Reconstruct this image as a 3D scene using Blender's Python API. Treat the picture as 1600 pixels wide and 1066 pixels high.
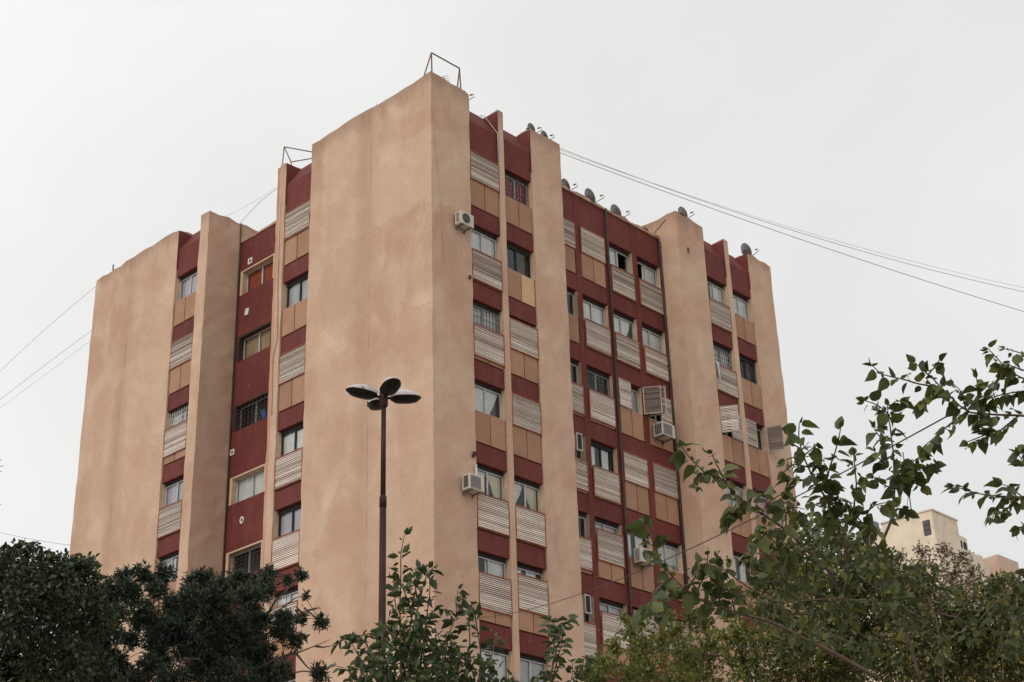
import bpy, bmesh, math, random
import numpy as np
from mathutils import Matrix, Vector
R = math.radians
random.seed(7)
rng = np.random.default_rng(11)
for o in list(bpy.data.objects):
    bpy.data.objects.remove(o)
scene = bpy.context.scene
COL = scene.collection

# ------------------------------------------------------------------ camera
cam_data = bpy.data.cameras.new('camera')
cam_data.sensor_width = 36.0
cam_data.lens = 54.874
cam_data.clip_start = 0.1
cam_data.clip_end = 2000.0
camera = bpy.data.objects.new('camera', cam_data)
COL.objects.link(camera)
cm = Matrix([[0.691944, -0.294973, -0.658941], [-0.721366, -0.319221, -0.614597], [-0.029058, 0.900605, -0.433667]]).to_4x4()
cm.translation = Vector((-29.262,-30.548,1.600))
camera.matrix_world = cm
scene.camera = camera

# ------------------------------------------------------------------ sky and sun (overcast, brighter from the left)
SUN_EL, SUN_AZ = R(42), R(186)      # direction towards the sun, azimuth from +x
world = bpy.data.worlds.new('World')
scene.world = world
world.use_nodes = True
wn = world.node_tree.nodes
wl = world.node_tree.links
wn.clear()
w_out = wn.new('ShaderNodeOutputWorld')
w_bg = wn.new('ShaderNodeBackground')
w_sky = wn.new('ShaderNodeTexSky')
w_sky.sky_type = 'NISHITA'
w_sky.sun_disc = False
w_sky.sun_elevation = SUN_EL
w_sky.sun_rotation = R(90) - SUN_AZ
w_sky.dust_density = 3.0
w_co = wn.new('ShaderNodeTexCoord')
w_no = wn.new('ShaderNodeTexNoise')
w_no.inputs['Scale'].default_value = 2.2
w_no.inputs['Detail'].default_value = 5.0
w_no.inputs['Distortion'].default_value = 0.6
w_no.inputs['Roughness'].default_value = 0.5
w_ra = wn.new('ShaderNodeValToRGB')
w_ra.color_ramp.elements[0].position = 0.30
w_ra.color_ramp.elements[0].color = (0.93, 0.927, 0.908, 1)
w_ra.color_ramp.elements[1].position = 0.70
w_ra.color_ramp.elements[1].color = (1.05, 1.05, 1.04, 1)
# the cloud deck is evenly brighter towards the side where the sun stands behind it
w_dot = wn.new('ShaderNodeVectorMath'); w_dot.operation = 'DOT_PRODUCT'
w_dot.inputs[1].default_value = (math.cos(SUN_AZ), math.sin(SUN_AZ), 0.0)
w_mr = wn.new('ShaderNodeMapRange'); w_mr.inputs['From Min'].default_value = -1.0; w_mr.inputs['From Max'].default_value = 1.0
w_mr.inputs['To Min'].default_value = 7.9; w_mr.inputs['To Max'].default_value = 14.0
w_mul = wn.new('ShaderNodeMix'); w_mul.data_type = 'RGBA'; w_mul.blend_type = 'MULTIPLY'; w_mul.inputs['Factor'].default_value = 1.0
wl.new(w_co.outputs['Generated'], w_dot.inputs[0])
wl.new(w_dot.outputs['Value'], w_mr.inputs['Value'])
wl.new(w_mr.outputs['Result'], w_mul.inputs['A'])
w_mix = wn.new('ShaderNodeMix')
w_mix.data_type = 'RGBA'
w_mix.inputs['Factor'].default_value = 0.94     # closed cloud layer over the blue sky
wl.new(w_co.outputs['Generated'], w_no.inputs['Vector'])
wl.new(w_no.outputs['Fac'], w_ra.inputs['Fac'])
wl.new(w_sky.outputs['Color'], w_mix.inputs['A'])
wl.new(w_ra.outputs['Color'], w_mul.inputs['B'])
wl.new(w_mul.outputs['Result'], w_mix.inputs['B'])
wl.new(w_mix.outputs['Result'], w_bg.inputs['Color'])
w_bg.inputs['Strength'].default_value = 0.1
wl.new(w_bg.outputs['Background'], w_out.inputs['Surface'])

sun_data = bpy.data.lights.new('sun', 'SUN')
sun_data.energy = 1.2
sun_data.angle = R(35)
sun_data.color = (1.0, 0.955, 0.89)
sun = bpy.data.objects.new('sun', sun_data)
COL.objects.link(sun)
sd = Vector((math.cos(SUN_EL) * math.cos(SUN_AZ), math.cos(SUN_EL) * math.sin(SUN_AZ), math.sin(SUN_EL)))
sun.rotation_euler = sd.to_track_quat('Z', 'Y').to_euler()

scene.view_settings.view_transform = 'Standard'
scene.view_settings.look = 'None'
scene.view_settings.exposure = 0.0
scene.view_settings.gamma = 1.0

# ------------------------------------------------------------------ material helpers
def new_mat(name, rough=0.8, col=(0.5, 0.5, 0.5), metal=0.0, spec=0.3):
    m = bpy.data.materials.new(name)
    m.use_nodes = True
    b = m.node_tree.nodes['Principled BSDF']
    b.inputs['Base Color'].default_value = (*col, 1)
    b.inputs['Roughness'].default_value = rough
    b.inputs['Metallic'].default_value = metal
    b.inputs['Specular IOR Level'].default_value = spec
    return m
class NT:
    def __init__(s, m):
        s.t = m.node_tree; s.n = s.t.nodes; s.l = s.t.links
        s.b = s.n['Principled BSDF']
        s.pos = s.n.new('ShaderNodeNewGeometry').outputs['Position']
    def scale(s, v, sc, loc=(0, 0, 0)):
        k = s.n.new('ShaderNodeMapping'); k.inputs['Scale'].default_value = sc; k.inputs['Location'].default_value = loc
        s.l.new(v, k.inputs['Vector']); return k.outputs['Vector']
    def noise(s, v, sc=1.0, det=4.0, rough=0.55, dist=0.0):
        k = s.n.new('ShaderNodeTexNoise'); k.inputs['Scale'].default_value = sc; k.inputs['Detail'].default_value = det
        k.inputs['Roughness'].default_value = rough; k.inputs['Distortion'].default_value = dist
        s.l.new(v, k.inputs['Vector']); return k.outputs['Fac']
    def ramp(s, f, stops):
        k = s.n.new('ShaderNodeValToRGB'); e = k.color_ramp.elements
        while len(e) < len(stops): e.new(0.5)
        for q, (p, c) in zip(e, stops):
            q.position = p; q.color = (c, c, c, 1) if isinstance(c, (int, float)) else (*c, 1)
        s.l.new(f, k.inputs['Fac']); return k.outputs['Color']
    def mix(s, f, a, b, mode='MIX'):
        k = s.n.new('ShaderNodeMix'); k.data_type = 'RGBA'; k.blend_type = mode
        for sock, v in ((k.inputs['Factor'], f), (k.inputs['A'], a), (k.inputs['B'], b)):
            if isinstance(v, (int, float)): sock.default_value = v
            elif isinstance(v, tuple): sock.default_value = (*v, 1)
            else: s.l.new(v, sock)
        return k.outputs['Result']
    def math(s, op, a, b=0.0):
        k = s.n.new('ShaderNodeMath'); k.operation = op
        for sock, v in ((k.inputs[0], a), (k.inputs[1], b)):
            if isinstance(v, (int, float)): sock.default_value = v
            else: s.l.new(v, sock)
        return k.outputs[0]
    def sep(s, v):
        k = s.n.new('ShaderNodeSeparateXYZ'); s.l.new(v, k.inputs[0]); return k.outputs
    def bump(s, h, st=0.3, d=0.02):
        k = s.n.new('ShaderNodeBump'); k.inputs['Strength'].default_value = st; k.inputs['Distance'].default_value = d
        s.l.new(h, k.inputs['Height']); s.l.new(k.outputs['Normal'], s.b.inputs['Normal'])
    def color(s, c): s.l.new(c, s.b.inputs['Base Color'])
    def rnd(s):
        return s.n.new('ShaderNodeObjectInfo').outputs['Random']
    def island(s):
        k = s.n.new('ShaderNodeNewGeometry'); return k.outputs['Random Per Island']

def stucco(name, base, dark, light, top=31.82):
    m = new_mat(name, 0.92, base, spec=0.15); t = NT(m)
    big = t.noise(t.scale(t.pos, (0.28, 0.28, 0.2)), 1.0, 5, 0.6, 0.6)
    c = t.mix(t.ramp(big, [(0.36, 0.0), (0.62, 1.0)]), dark, base)
    mid = t.noise(t.scale(t.pos, (0.75, 0.75, 0.5), (7, 3, 1)), 1.0, 6, 0.62, 0.4)
    c = t.mix(t.ramp(mid, [(0.44, 0.0), (0.68, 0.9)]), c, light)
    # weathering at every floor slab: blurred pinkish courses broken up by noise
    x, y, z = t.sep(t.pos)
    fl = t.math('MULTIPLY', t.math('ADD', z, t.math('MULTIPLY', mid, 1.7)), 1 / 2.75)
    fr = t.math('FRACT', fl)
    course = t.ramp(fr, [(0.0, 0.0), (0.35, 1.0), (0.55, 0.8), (0.95, 0.0)])
    c = t.mix(t.math('MULTIPLY', course, 0.38), c, dark)
    # day-work patches: blocks of slightly different mix, one storey high, with wandering edges
    wob = t.math('MULTIPLY', t.noise(t.pos, 2.2, 4, 0.6), 0.35)
    cc = t.n.new('ShaderNodeCombineXYZ')
    t.l.new(t.math('FLOOR', t.math('ADD', t.math('MULTIPLY', t.math('ADD', x, y), 0.34), wob)), cc.inputs[0])
    t.l.new(t.math('FLOOR', t.math('ADD', t.math('MULTIPLY', z, 1 / 2.75), wob)), cc.inputs[1])
    wn_ = t.n.new('ShaderNodeTexWhiteNoise'); wn_.noise_dimensions = '2D'; t.l.new(cc.outputs[0], wn_.inputs['Vector'])
    pt = wn_.outputs['Value']
    c = t.mix(t.ramp(pt, [(0.0, 0.22), (0.45, 0.0)]), c, tuple(v * 0.92 for v in dark))
    c = t.mix(t.ramp(pt, [(0.6, 0.0), (1.0, 0.32)]), c, light)
    ln = t.math('ABSOLUTE', t.math('SUBTRACT', t.math('FRACT', t.math('ADD', t.math('MULTIPLY', z, 1 / 2.75), t.math('MULTIPLY', wob, 0.03))), 0.5))
    c = t.mix(t.math('MULTIPLY', t.ramp(ln, [(0.0, 1.0), (0.008, 0.0)]), t.ramp(mid, [(0.42, 0.0), (0.6, 0.35)])), c, tuple(v * 0.75 for v in dark))
    # grime held along the two vertical expansion joints of the blank left-hand faces
    for yj in (3.15, 17.1):
        dj = t.math('ABSOLUTE', t.math('SUBTRACT', t.math('ADD', y, t.math('MULTIPLY', mid, 0.7)), yj + 0.35))
        jm = t.math('MULTIPLY', t.ramp(dj, [(0.05, 1.0), (0.62, 0.0)]), t.ramp(x, [(0.04, 1.0), (0.06, 0.0)]))
        jm = t.math('MULTIPLY', jm, t.ramp(big, [(0.3, 0.35), (0.6, 0.85)]))
        c = t.mix(t.math('MULTIPLY', jm, 0.7), c, tuple(v * 0.86 for v in dark))
    # vertical runs
    run = t.noise(t.scale(t.pos, (1.3, 1.3, 0.10)), 1.0, 3, 0.5)
    c = t.mix(t.ramp(run, [(0.55, 0.0), (0.8, 0.28)]), c, tuple(v * 0.85 for v in dark))
    # soot streaks hanging from the parapet edge
    st = t.math('MULTIPLY', t.noise(t.scale(t.pos, (2.3, 2.3, 0.3)), 1.0, 6, 0.75), t.math('ADD', 0.55, t.math('MULTIPLY', t.noise(t.pos, 0.6, 2, 0.5), 0.9)))
    dz = t.math('SUBTRACT', top, z)
    edge = t.math('SUBTRACT', t.math('MULTIPLY', st, 1.35), t.math('MULTIPLY', dz, 0.75))
    c = t.mix(t.ramp(edge, [(0.12, 0.0), (0.6, 0.6)]), c, tuple(v * 0.6 for v in dark))
    fine = t.noise(t.pos, 9.0, 6, 0.7)
    c = t.mix(0.13, c, t.ramp(fine, [(0.3, 0.25), (0.7, 0.8)]), 'OVERLAY')
    # small knocks where the render has chipped to a paler coat
    chip = t.noise(t.scale(t.pos, (1, 1, 1), (4, 9, 2)), 6.0, 3, 0.5)
    c = t.mix(t.ramp(chip, [(0.735, 0.0), (0.76, 0.6)]), c, light)
    t.color(c)
    g = t.noise(t.pos, 55.0, 5, 0.7)
    t.bump(t.math('ADD', g, t.math('MULTIPLY', fine, 1.4)), 0.22, 0.015)
    return m
M_TAN = stucco('tan_stucco', (0.492, 0.335, 0.241), (0.415, 0.258, 0.185), (0.535, 0.402, 0.299))
M_RECESS = stucco('tan_stucco_joint', (0.46, 0.25, 0.17), (0.40, 0.21, 0.15), (0.5, 0.31, 0.21))
def red_paint():
    m = new_mat('dark_red_paint', 0.75, (0.19, 0.045, 0.042), spec=0.2); t = NT(m)
    a = t.noise(t.scale(t.pos, (0.5, 0.5, 0.35)), 1.0, 5, 0.6)
    c = t.mix(t.ramp(a, [(0.35, 0.0), (0.7, 1.0)]), (0.102, 0.0215, 0.0185), (0.142, 0.033, 0.027))
    s = t.noise(t.scale(t.pos, (2.1, 2.1, 0.55)), 1.0, 6, 0.7, 0.8)
    c = t.mix(t.ramp(s, [(0.5, 0.0), (0.75, 0.6)]), c, (0.175, 0.06, 0.05))
    k = t.noise(t.scale(t.pos, (1.4, 1.4, 1.0), (3, 1, 5)), 1.0, 5, 0.65)
    c = t.mix(t.ramp(k, [(0.5, 0.0), (0.7, 0.45)]), c, (0.085, 0.026, 0.022))
    d = t.noise(t.pos, 5.0, 4, 0.6)
    c = t.mix(t.ramp(d, [(0.69, 0.0), (0.73, 0.5)]), c, (0.36, 0.2, 0.16))
    t.color(c); t.bump(t.noise(t.pos, 45.0, 4, 0.6), 0.25, 0.01)
    return m
M_RED = red_paint()
def plain(name, col, var=0.25, rough=0.7, sc=3.0, spec=0.25, metal=0.0, perobj=0.0, stretch=(1, 1, 1)):
    m = new_mat(name, rough, col, metal, spec); t = NT(m)
    n = t.noise(t.scale(t.pos, stretch), sc, 5, 0.6)
    lo = tuple(v * (1 - var) for v in col); hi = tuple(min(1, v * (1 + var)) for v in col)
    c = t.mix(t.ramp(n, [(0.3, 0.0), (0.7, 1.0)]), lo, hi)
    if perobj:
        r = t.math('ADD', t.math('MULTIPLY', t.rnd(), perobj), 1 - perobj * 0.6)
        k = t.n.new('ShaderNodeCombineColor')
        for i in range(3): t.l.new(r, k.inputs[i])
        c = t.mix(1.0, c, k.outputs[0], 'MULTIPLY')
    t.color(c)
    t.bump(t.noise(t.pos, 30.0, 3, 0.6), 0.15, 0.01)
    return m
M_TRIM = plain('rust_orange_wood', (0.25, 0.085, 0.042), 0.35, 0.75, 4.0, stretch=(1, 1, .3))
M_PANEL = plain('brown_panel', (0.315, 0.178, 0.115), 0.10, 0.75, 2.0, 0.15, perobj=0.22)
M_PANEL_NEW = plain('yellow_panel', (0.47, 0.315, 0.185), 0.08, 0.7, 2.0)
def slat_mat():
    m = new_mat('weathered_slat', 0.85, (0.5, 0.43, 0.38), spec=0.15); t = NT(m)
    c = t.ramp(t.island(), [(0.0, (0.36, 0.285, 0.245)), (0.2, (0.53, 0.445, 0.39)), (0.5, (0.63, 0.54, 0.48)), (1.0, (0.72, 0.635, 0.565))])
    n = t.noise(t.scale(t.pos, (1.2, 1.2, 14)), 1.0, 4, 0.6)
    c = t.mix(t.ramp(n, [(0.45, 0.0), (0.75, 0.55)]), c, (0.33, 0.25, 0.21))
    r = t.math('ADD', t.math('MULTIPLY', t.rnd(), .28), .80)
    k = t.n.new('ShaderNodeCombineColor')
    for i in range(3): t.l.new(r, k.inputs[i])
    t.color(t.mix(1.0, c, k.outputs[0], 'MULTIPLY'))
    return m
M_SLAT = slat_mat()
M_SLATSHADE = plain('shaded_slat', (0.21, 0.165, 0.145), 0.3, 0.85, 2.6, 0.15, stretch=(.5, .5, 9))  # slat colour darkened to paint the shadow side of wide-open leaves
M_STILE = plain('grey_stile', (0.36, 0.30, 0.26), 0.25, 0.8, 3.0, 0.2)
M_ALU = plain('dull_aluminium', (0.42, 0.42, 0.42), 0.15, 0.45, 6.0, 0.5)
M_DARKFRAME = plain('dark_frame', (0.03, 0.03, 0.032), 0.2, 0.7, 6.0, 0.15)
M_REVEAL = plain('reveal_plaster', (0.50, 0.36, 0.25), 0.18, 0.9, 2.5)
M_BAR = plain('bar_iron', (0.06, 0.05, 0.05), 0.3, 0.6, 6.0)
M_BARPALE = plain('bar_paint', (0.5, 0.47, 0.44), 0.2, 0.6, 6.0)
M_ROOM = new_mat('room', 0.9, (0.09, 0.085, 0.08))
M_ROOF = plain('roof_felt', (0.16, 0.13, 0.115), 0.3, 0.95, 1.5)
M_PIPE = plain('drain_pipe', (0.05, 0.026, 0.023), 0.35, 0.65, 3.0)
M_COPING = plain('coping', (0.36, 0.235, 0.17), 0.4, 0.95, 2.5)
M_PLATE = plain('white_plate', (0.62, 0.55, 0.5), 0.2, 0.7, 9.0)
M_GREY = plain('dish_grey', (0.125, 0.115, 0.108), 0.3, 0.55, 5.0, 0.4)
M_STEEL = plain('dark_steel', (0.11, 0.095, 0.09), 0.35, 0.6, 6.0, 0.4)
M_ACW = plain('ac_casing', (0.45, 0.40, 0.335), 0.14, 0.55, 5.0, 0.4)
M_ACG = plain('ac_grille', (0.20, 0.185, 0.175), 0.2, 0.6, 8.0)
M_BLACK = new_mat('ac_black', 0.7, (0.018, 0.018, 0.018))
M_FRAMERUST = plain('rusty_tube', (0.14, 0.085, 0.065), 0.4, 0.75, 8.0)
M_CABLE = new_mat('cable', 0.7, (0.045, 0.035, 0.035))
CURT = {}
for k, c in dict(white=(0.74, 0.72, 0.69), grey=(0.5, 0.49, 0.5), cream=(0.68, 0.6, 0.45), beige=(0.42, 0.29, 0.185), orange=(0.38, 0.09, 0.045),
                 red=(0.36, 0.09, 0.075), pink=(0.62, 0.3, 0.36), lilac=(0.52, 0.47, 0.52)).items():
    CURT[k] = plain('curtain_' + k, c, 0.12, 0.9, 2.0, 0.1)
def glass():
    m = bpy.data.materials.new('window_glass'); m.use_nodes = True
    n = m.node_tree.nodes; l = m.node_tree.links; n.clear()
    o = n.new('ShaderNodeOutputMaterial'); mx = n.new('ShaderNodeMixShader'); tr = n.new('ShaderNodeBsdfTransparent'); gl = n.new('ShaderNodeBsdfGlossy')
    fr = n.new('ShaderNodeFresnel'); fr.inputs['IOR'].default_value = 1.5
    tr.inputs['Color'].default_value = (0.93, 0.95, 0.95, 1); gl.inputs['Roughness'].default_value = 0.03
    gl.inputs['Color'].default_value = (0.95, 0.97, 1.0, 1)
    l.new(fr.outputs[0], mx.inputs[0]); l.new(tr.outputs[0], mx.inputs[1]); l.new(gl.outputs[0], mx.inputs[2]); l.new(mx.outputs[0], o.inputs[0])
    return m
M_GLASS = glass()
def leaf_mat(name, lo, hi, extra=None, trans=0.3, rough=0.5):
    m = new_mat(name, rough, hi, spec=0.35); t = NT(m)
    r = t.island()
    stops = [(0.0, lo), (0.8, hi)] + ([(0.93, extra), ] if extra else [])
    c = t.ramp(r, stops)
    n = t.noise(t.pos, 0.9, 3, 0.5)
    c = t.mix(t.ramp(n, [(0.35, 0.0), (0.7, 0.5)]), c, lo)
    t.color(c)
    tb = t.n.new('ShaderNodeBsdfTranslucent'); mx = t.n.new('ShaderNodeMixShader'); mx.inputs[0].default_value = trans
    t.l.new(c, tb.inputs['Color']); t.l.new(t.b.outputs[0], mx.inputs[1]); t.l.new(tb.outputs[0], mx.inputs[2])
    t.l.new(mx.outputs[0], t.n['Material Output'].inputs[0])
    return m
def leaf_mat_obj(name, lo, hi, trans=0.3, rough=0.45):
    m = leaf_mat(name, lo, hi, None, trans, rough)
    t = m.node_tree
    isl = [l for l in t.links if l.from_socket.name == 'Random Per Island'][0]
    oi = t.nodes.new('ShaderNodeObjectInfo'); to = isl.to_socket
    t.links.new(oi.outputs['Random'], to)
    return m
M_LF_DARK = leaf_mat('leaf_dark', (0.021, 0.034, 0.024), (0.05, 0.068, 0.04), (0.085, 0.105, 0.052), trans=0.14)
M_LF_BROAD = leaf_mat('leaf_broad', (0.016, 0.027, 0.014), (0.038, 0.056, 0.021), (0.07, 0.095, 0.025), trans=0.2)
M_LF_SAP = leaf_mat('leaf_sapling', (0.024, 0.038, 0.014), (0.052, 0.072, 0.022), (0.09, 0.11, 0.03), trans=0.22)
M_LF_SAPO = leaf_mat_obj('leaf_sapling_single', (0.026, 0.042, 0.014), (0.058, 0.08, 0.023), trans=0.22)
M_LF_MUL = leaf_mat('leaf_mulberry', (0.034, 0.047, 0.016), (0.088, 0.104, 0.029), (0.17, 0.155, 0.035), trans=0.32)
M_LF_MULO = leaf_mat_obj('leaf_mulberry_single', (0.04, 0.056, 0.016), (0.115, 0.13, 0.032), trans=0.34)
M_LF_YG = leaf_mat('leaf_yellow_green', (0.065, 0.088, 0.022), (0.19, 0.21, 0.045), (0.34, 0.25, 0.06), trans=0.3)
M_LF_BG = leaf_mat('leaf_background', (0.04, 0.05, 0.019), (0.125, 0.13, 0.04), (0.32, 0.24, 0.06), trans=0.25)
M_LF_RB = leaf_mat('leaf_russet', (0.075, 0.058, 0.032), (0.16, 0.115, 0.06), (0.22, 0.12, 0.07), trans=0.2)
M_BARK = plain('bark', (0.085, 0.062, 0.048), 0.4, 0.9, 12.0)
M_BARKRED = plain('bark_shoot', (0.085, 0.055, 0.042), 0.35, 0.85, 12.0)
M_LAMPPOLE = plain('lamp_pole_paint', (0.042, 0.020, 0.0165), 0.4, 0.75, 5.0, 0.15, stretch=(1, 1, .3))
M_LAMPTOP = plain('lamp_housing', (0.40, 0.36, 0.355), 0.25, 0.6, 8.0, 0.3)
M_LAMPLENS = plain('lamp_lens', (0.016, 0.012, 0.010), 0.4, 0.5, 9.0, 0.12)
M_FARTAN = plain('far_render', (0.58, 0.49, 0.385), 0.14, 0.95, 0.8)
M_FARPINK = plain('far_render_pink', (0.50, 0.36, 0.285), 0.14, 0.95, 0.8)
M_FARWHITE = plain('far_render_white', (0.6, 0.52, 0.48), 0.14, 0.95, 0.8)
M_GROUND = plain('ground_soil', (0.29, 0.25, 0.2), 0.3, 0.95, 0.3)
M_PAVE = plain('pavement', (0.34, 0.32, 0.29), 0.2, 0.95, 1.2)

# ------------------------------------------------------------------ mesh helpers
def put(o, parent=None):
    COL.objects.link(o)
    if parent is not None:
        o.parent = parent
        w = WORLD.get(parent.name, Vector((0, 0, 0)))
        o.location = o.location - w
    return o
WORLD = {}
def thing(name, label, cat, loc=(0, 0, 0), group=None):
    o = bpy.data.objects.new(name, None)
    o.empty_display_size = 0.3
    o.location = loc
    COL.objects.link(o)
    o['label'] = label; o['category'] = cat
    if group: o['group'] = group
    WORLD[o.name] = Vector(loc)
    return o
class MB:
    def __init__(s): s.v = []; s.f = []
    def hexa(s, p):
        n = len(s.v); s.v += [tuple(q) for q in p]
        s.f += [(n, n + 3, n + 2, n + 1), (n + 4, n + 5, n + 6, n + 7), (n, n + 1, n + 5, n + 4), (n + 1, n + 2, n + 6, n + 5), (n + 2, n + 3, n + 7, n + 6), (n + 3, n, n + 4, n + 7)]
        return s
    def box(s, x0, x1, y0, y1, z0, z1):
        return s.hexa([(x0, y0, z0), (x1, y0, z0), (x1, y1, z0), (x0, y1, z0), (x0, y0, z1), (x1, y0, z1), (x1, y1, z1), (x0, y1, z1)])
    def fbox(s, F, s0, s1, d0, d1, z0, z1):
        return s.hexa([F(s0, d0, z0), F(s1, d0, z0), F(s1, d1, z0), F(s0, d1, z0), F(s0, d0, z1), F(s1, d0, z1), F(s1, d1, z1), F(s0, d1, z1)])
    def face(s, pts):
        n = len(s.v); s.v += [tuple(q) for q in pts]; s.f.append(tuple(range(n, n + len(pts)))); return s
    def tube(s, pts, r, n=6, cap=True):
        pts = [Vector(p) for p in pts]
        if isinstance(r, (int, float)): r = [r] * len(pts)
        base = len(s.v); up = None
        for i, p in enumerate(pts):
            d = (pts[min(i + 1, len(pts) - 1)] - pts[max(i - 1, 0)])
            if d.length < 1e-9: d = Vector((0, 0, 1))
            d.normalize()
            a = Vector((0, 0, 1)) if abs(d.z) < 0.9 else Vector((1, 0, 0))
            if up is not None: a = up
            e1 = (a - d * a.dot(d)).normalized(); up = e1; e2 = d.cross(e1)
            for k in range(n):
                t = 2 * math.pi * k / n
                s.v.append(tuple(p + (e1 * math.cos(t) + e2 * math.sin(t)) * r[i]))
        for i in range(len(pts) - 1):
            for k in range(n):
                a = base + i * n + k; b = base + i * n + (k + 1) % n
                s.f.append((a, b, b + n, a + n))
        if cap:
            s.f.append(tuple(base + k for k in range(n))[::-1]); s.f.append(tuple(base + (len(pts) - 1) * n + k for k in range(n)))
        return s
    def disc(s, c, axis, r, n=20, depth=0.0):
        c = Vector(c); axis = Vector(axis).normalized()
        a = Vector((0, 0, 1)) if abs(axis.z) < 0.9 else Vector((1, 0, 0))
        e1 = (a - axis * a.dot(axis)).normalized(); e2 = axis.cross(e1)
        return s.face([c + (e1 * math.cos(2 * math.pi * k / n) + e2 * math.sin(2 * math.pi * k / n)) * r for k in range(n)])
    def build(s, name, mat, parent=None, smooth=False, recalc=True):
        me = bpy.data.meshes.new(name)
        me.from_pydata(s.v, [], s.f)
        if recalc:
            bm = bmesh.new(); bm.from_mesh(me); bmesh.ops.recalc_face_normals(bm, faces=bm.faces); bm.to_mesh(me); bm.free()
        if smooth:
            me.polygons.foreach_set('use_smooth', [True] * len(me.polygons))
        me.materials.append(mat)
        o = bpy.data.objects.new(name, me)
        return put(o, parent)
def one(name, label, cat, mb, mat, group=None, smooth=False, kind=None):
    o = mb.build(name, mat, None, smooth)
    if label: o['label'] = label; o['category'] = cat
    if group: o['group'] = group
    if kind: o['kind'] = kind
    return o
def rough_box(name, mat, parent, x0, x1, y0, y1, z0, z1, amp=0.018, step=0.42):
    """plastered block: subdivided faces with a slightly wavy surface and worn arrises"""
    mb = MB()
    def axis(a, b): 
        n = max(1, int(round((b - a) / step))); return [a + (b - a) * i / n for i in range(n + 1)]
    X, Y, Z = axis(x0, x1), axis(y0, y1), axis(z0, z1)
    key = {}
    def vid(p):
        k = tuple(round(q, 4) for q in p)
        if k not in key:
            h = [math.sin(k[0] * 12.9 + k[1] * 78.2 + k[2] * 37.7 + q) * 43758.5 for q in (0, 1.7, 4.1)]
            j = [(q - math.floor(q) - 0.5) * 2 * amp for q in h]
            kk = 2.4 if k[2] > z1 - 0.01 else 1.0
            e = 0
            if abs(k[0] - x0) < 1e-3 or abs(k[0] - x1) < 1e-3: e += 1
            key[k] = len(mb.v)
            mb.v.append((k[0] + j[0] * 0.7, k[1] + j[1] * 0.7, k[2] + (j[2] * kk * 1.3 if k[2] > z1 - 0.01 else 0)))
        return key[k]
    def grid(A, B, fn):
        for i in range(len(A) - 1):
            for j in range(len(B) - 1):
                mb.f.append((vid(fn(A[i], B[j])), vid(fn(A[i + 1], B[j])), vid(fn(A[i + 1], B[j + 1])), vid(fn(A[i], B[j + 1]))))
    grid(X, Z, lambda a, b: (a, y0, b)); grid(X, Z, lambda a, b: (a, y1, b))
    grid(Y, Z, lambda a, b: (x0, a, b)); grid(Y, Z, lambda a, b: (x1, a, b))
    grid(X, Y, lambda a, b: (a, b, z0)); grid(X, Y, lambda a, b: (a, b, z1))
    o = mb.build(name, mat, parent)
    return o

# ------------------------------------------------------------------ setting
g = MB().face([(-900, -900, 0), (900, -900, 0), (900, 900, 0), (-900, 900, 0)]).build('ground', M_GROUND); g['kind'] = 'structure'
g = MB().box(-3.2, 22.5, -3.2, 22.8, -0.2, 0.12).build('pavement', M_PAVE); g['kind'] = 'structure'

# ------------------------------------------------------------------ apartment building
ZT = 31.82; FH = 2.75; NF = 11
ZH0, ZB0 = 29.63, 27.50              # top and bottom of the top-floor window opening
def hd(k): return ZH0 - FH * k
def bt(k): return ZB0 - FH * k
B = thing('apartment_building', 'tall tan apartment block with dark red bands, shuttered windows and projecting piers', 'building', (9.5, 9.8, 0))
def FR(y0): return lambda s, d, z: (s, y0 + d, z)
def FL(x0): return lambda s, d, z: (x0 + d, s, z)
E = 0.06
piers = [(0, 1.75, 0, 6.04, ZT), (4.76, 6.29, 0, 6.0, ZT - .05), (12.86, 14.53, 0, 6.0, ZT - .09), (17.48, 19.04, 0, 6.0, ZT - .17), (0, 6.0, 13.96, 19.63, ZT - .12)]
for x0, x1, y0, y1, z in piers:
    rough_box('pier', M_TAN, B, x0, x1, y0, y1, 0.0, z)
rough_box('fin', M_TAN, B, 0, 6.0, 12.0, 12.55, 0.0, ZT - .11)
rough_box('fin', M_TAN, B, 0, 6.0, 7.46, 7.80, 0.0, ZT - .06)
rough_box('fin_step', M_RECESS, B, 0.05, 6.0, 7.803, 8.0, 0.0, ZT - .10)
rough_box('fin', M_TAN, B, 3.15, 3.39, 0, 0.95, 0.0, ZT - .02, 0.008)
rough_box('fin', M_TAN, B, 15.89, 16.16, 0, 0.95, 0.0, ZT - .13, 0.008)
rough_box('rear_wall', M_TAN, B, 18.7, 19.04, 6.003, 19.63, 0.0, ZT - 1.0)
rough_box('rear_wall', M_TAN, B, 6.003, 18.697, 19.3, 19.63, 0.0, ZT - 1.0)
rough_box('stair_head_wall', M_TAN, B, 2.34, 2.7, 8.003, 11.997, 30.3, ZT - .07)
MB().box(2.2, 18.2, 2.2, 19.0, 0.1, 30.4).build('rooms', M_ROOM, B)
MB().box(2.0, 18.69, 1.3, 19.29, 30.41, 30.78).build('roof', M_ROOF, B)
# vertical construction joints in the big blank faces
MB().tube([(0.006, 2.92, 0), (0.006, 2.92, ZT - .03)], .012, 4).build('joint', M_RECESS, B)
MB().tube([(0.006, 17.0, 0), (0.006, 17.0, ZT - .15)], .012, 4).build('joint', M_RECESS, B)

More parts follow.
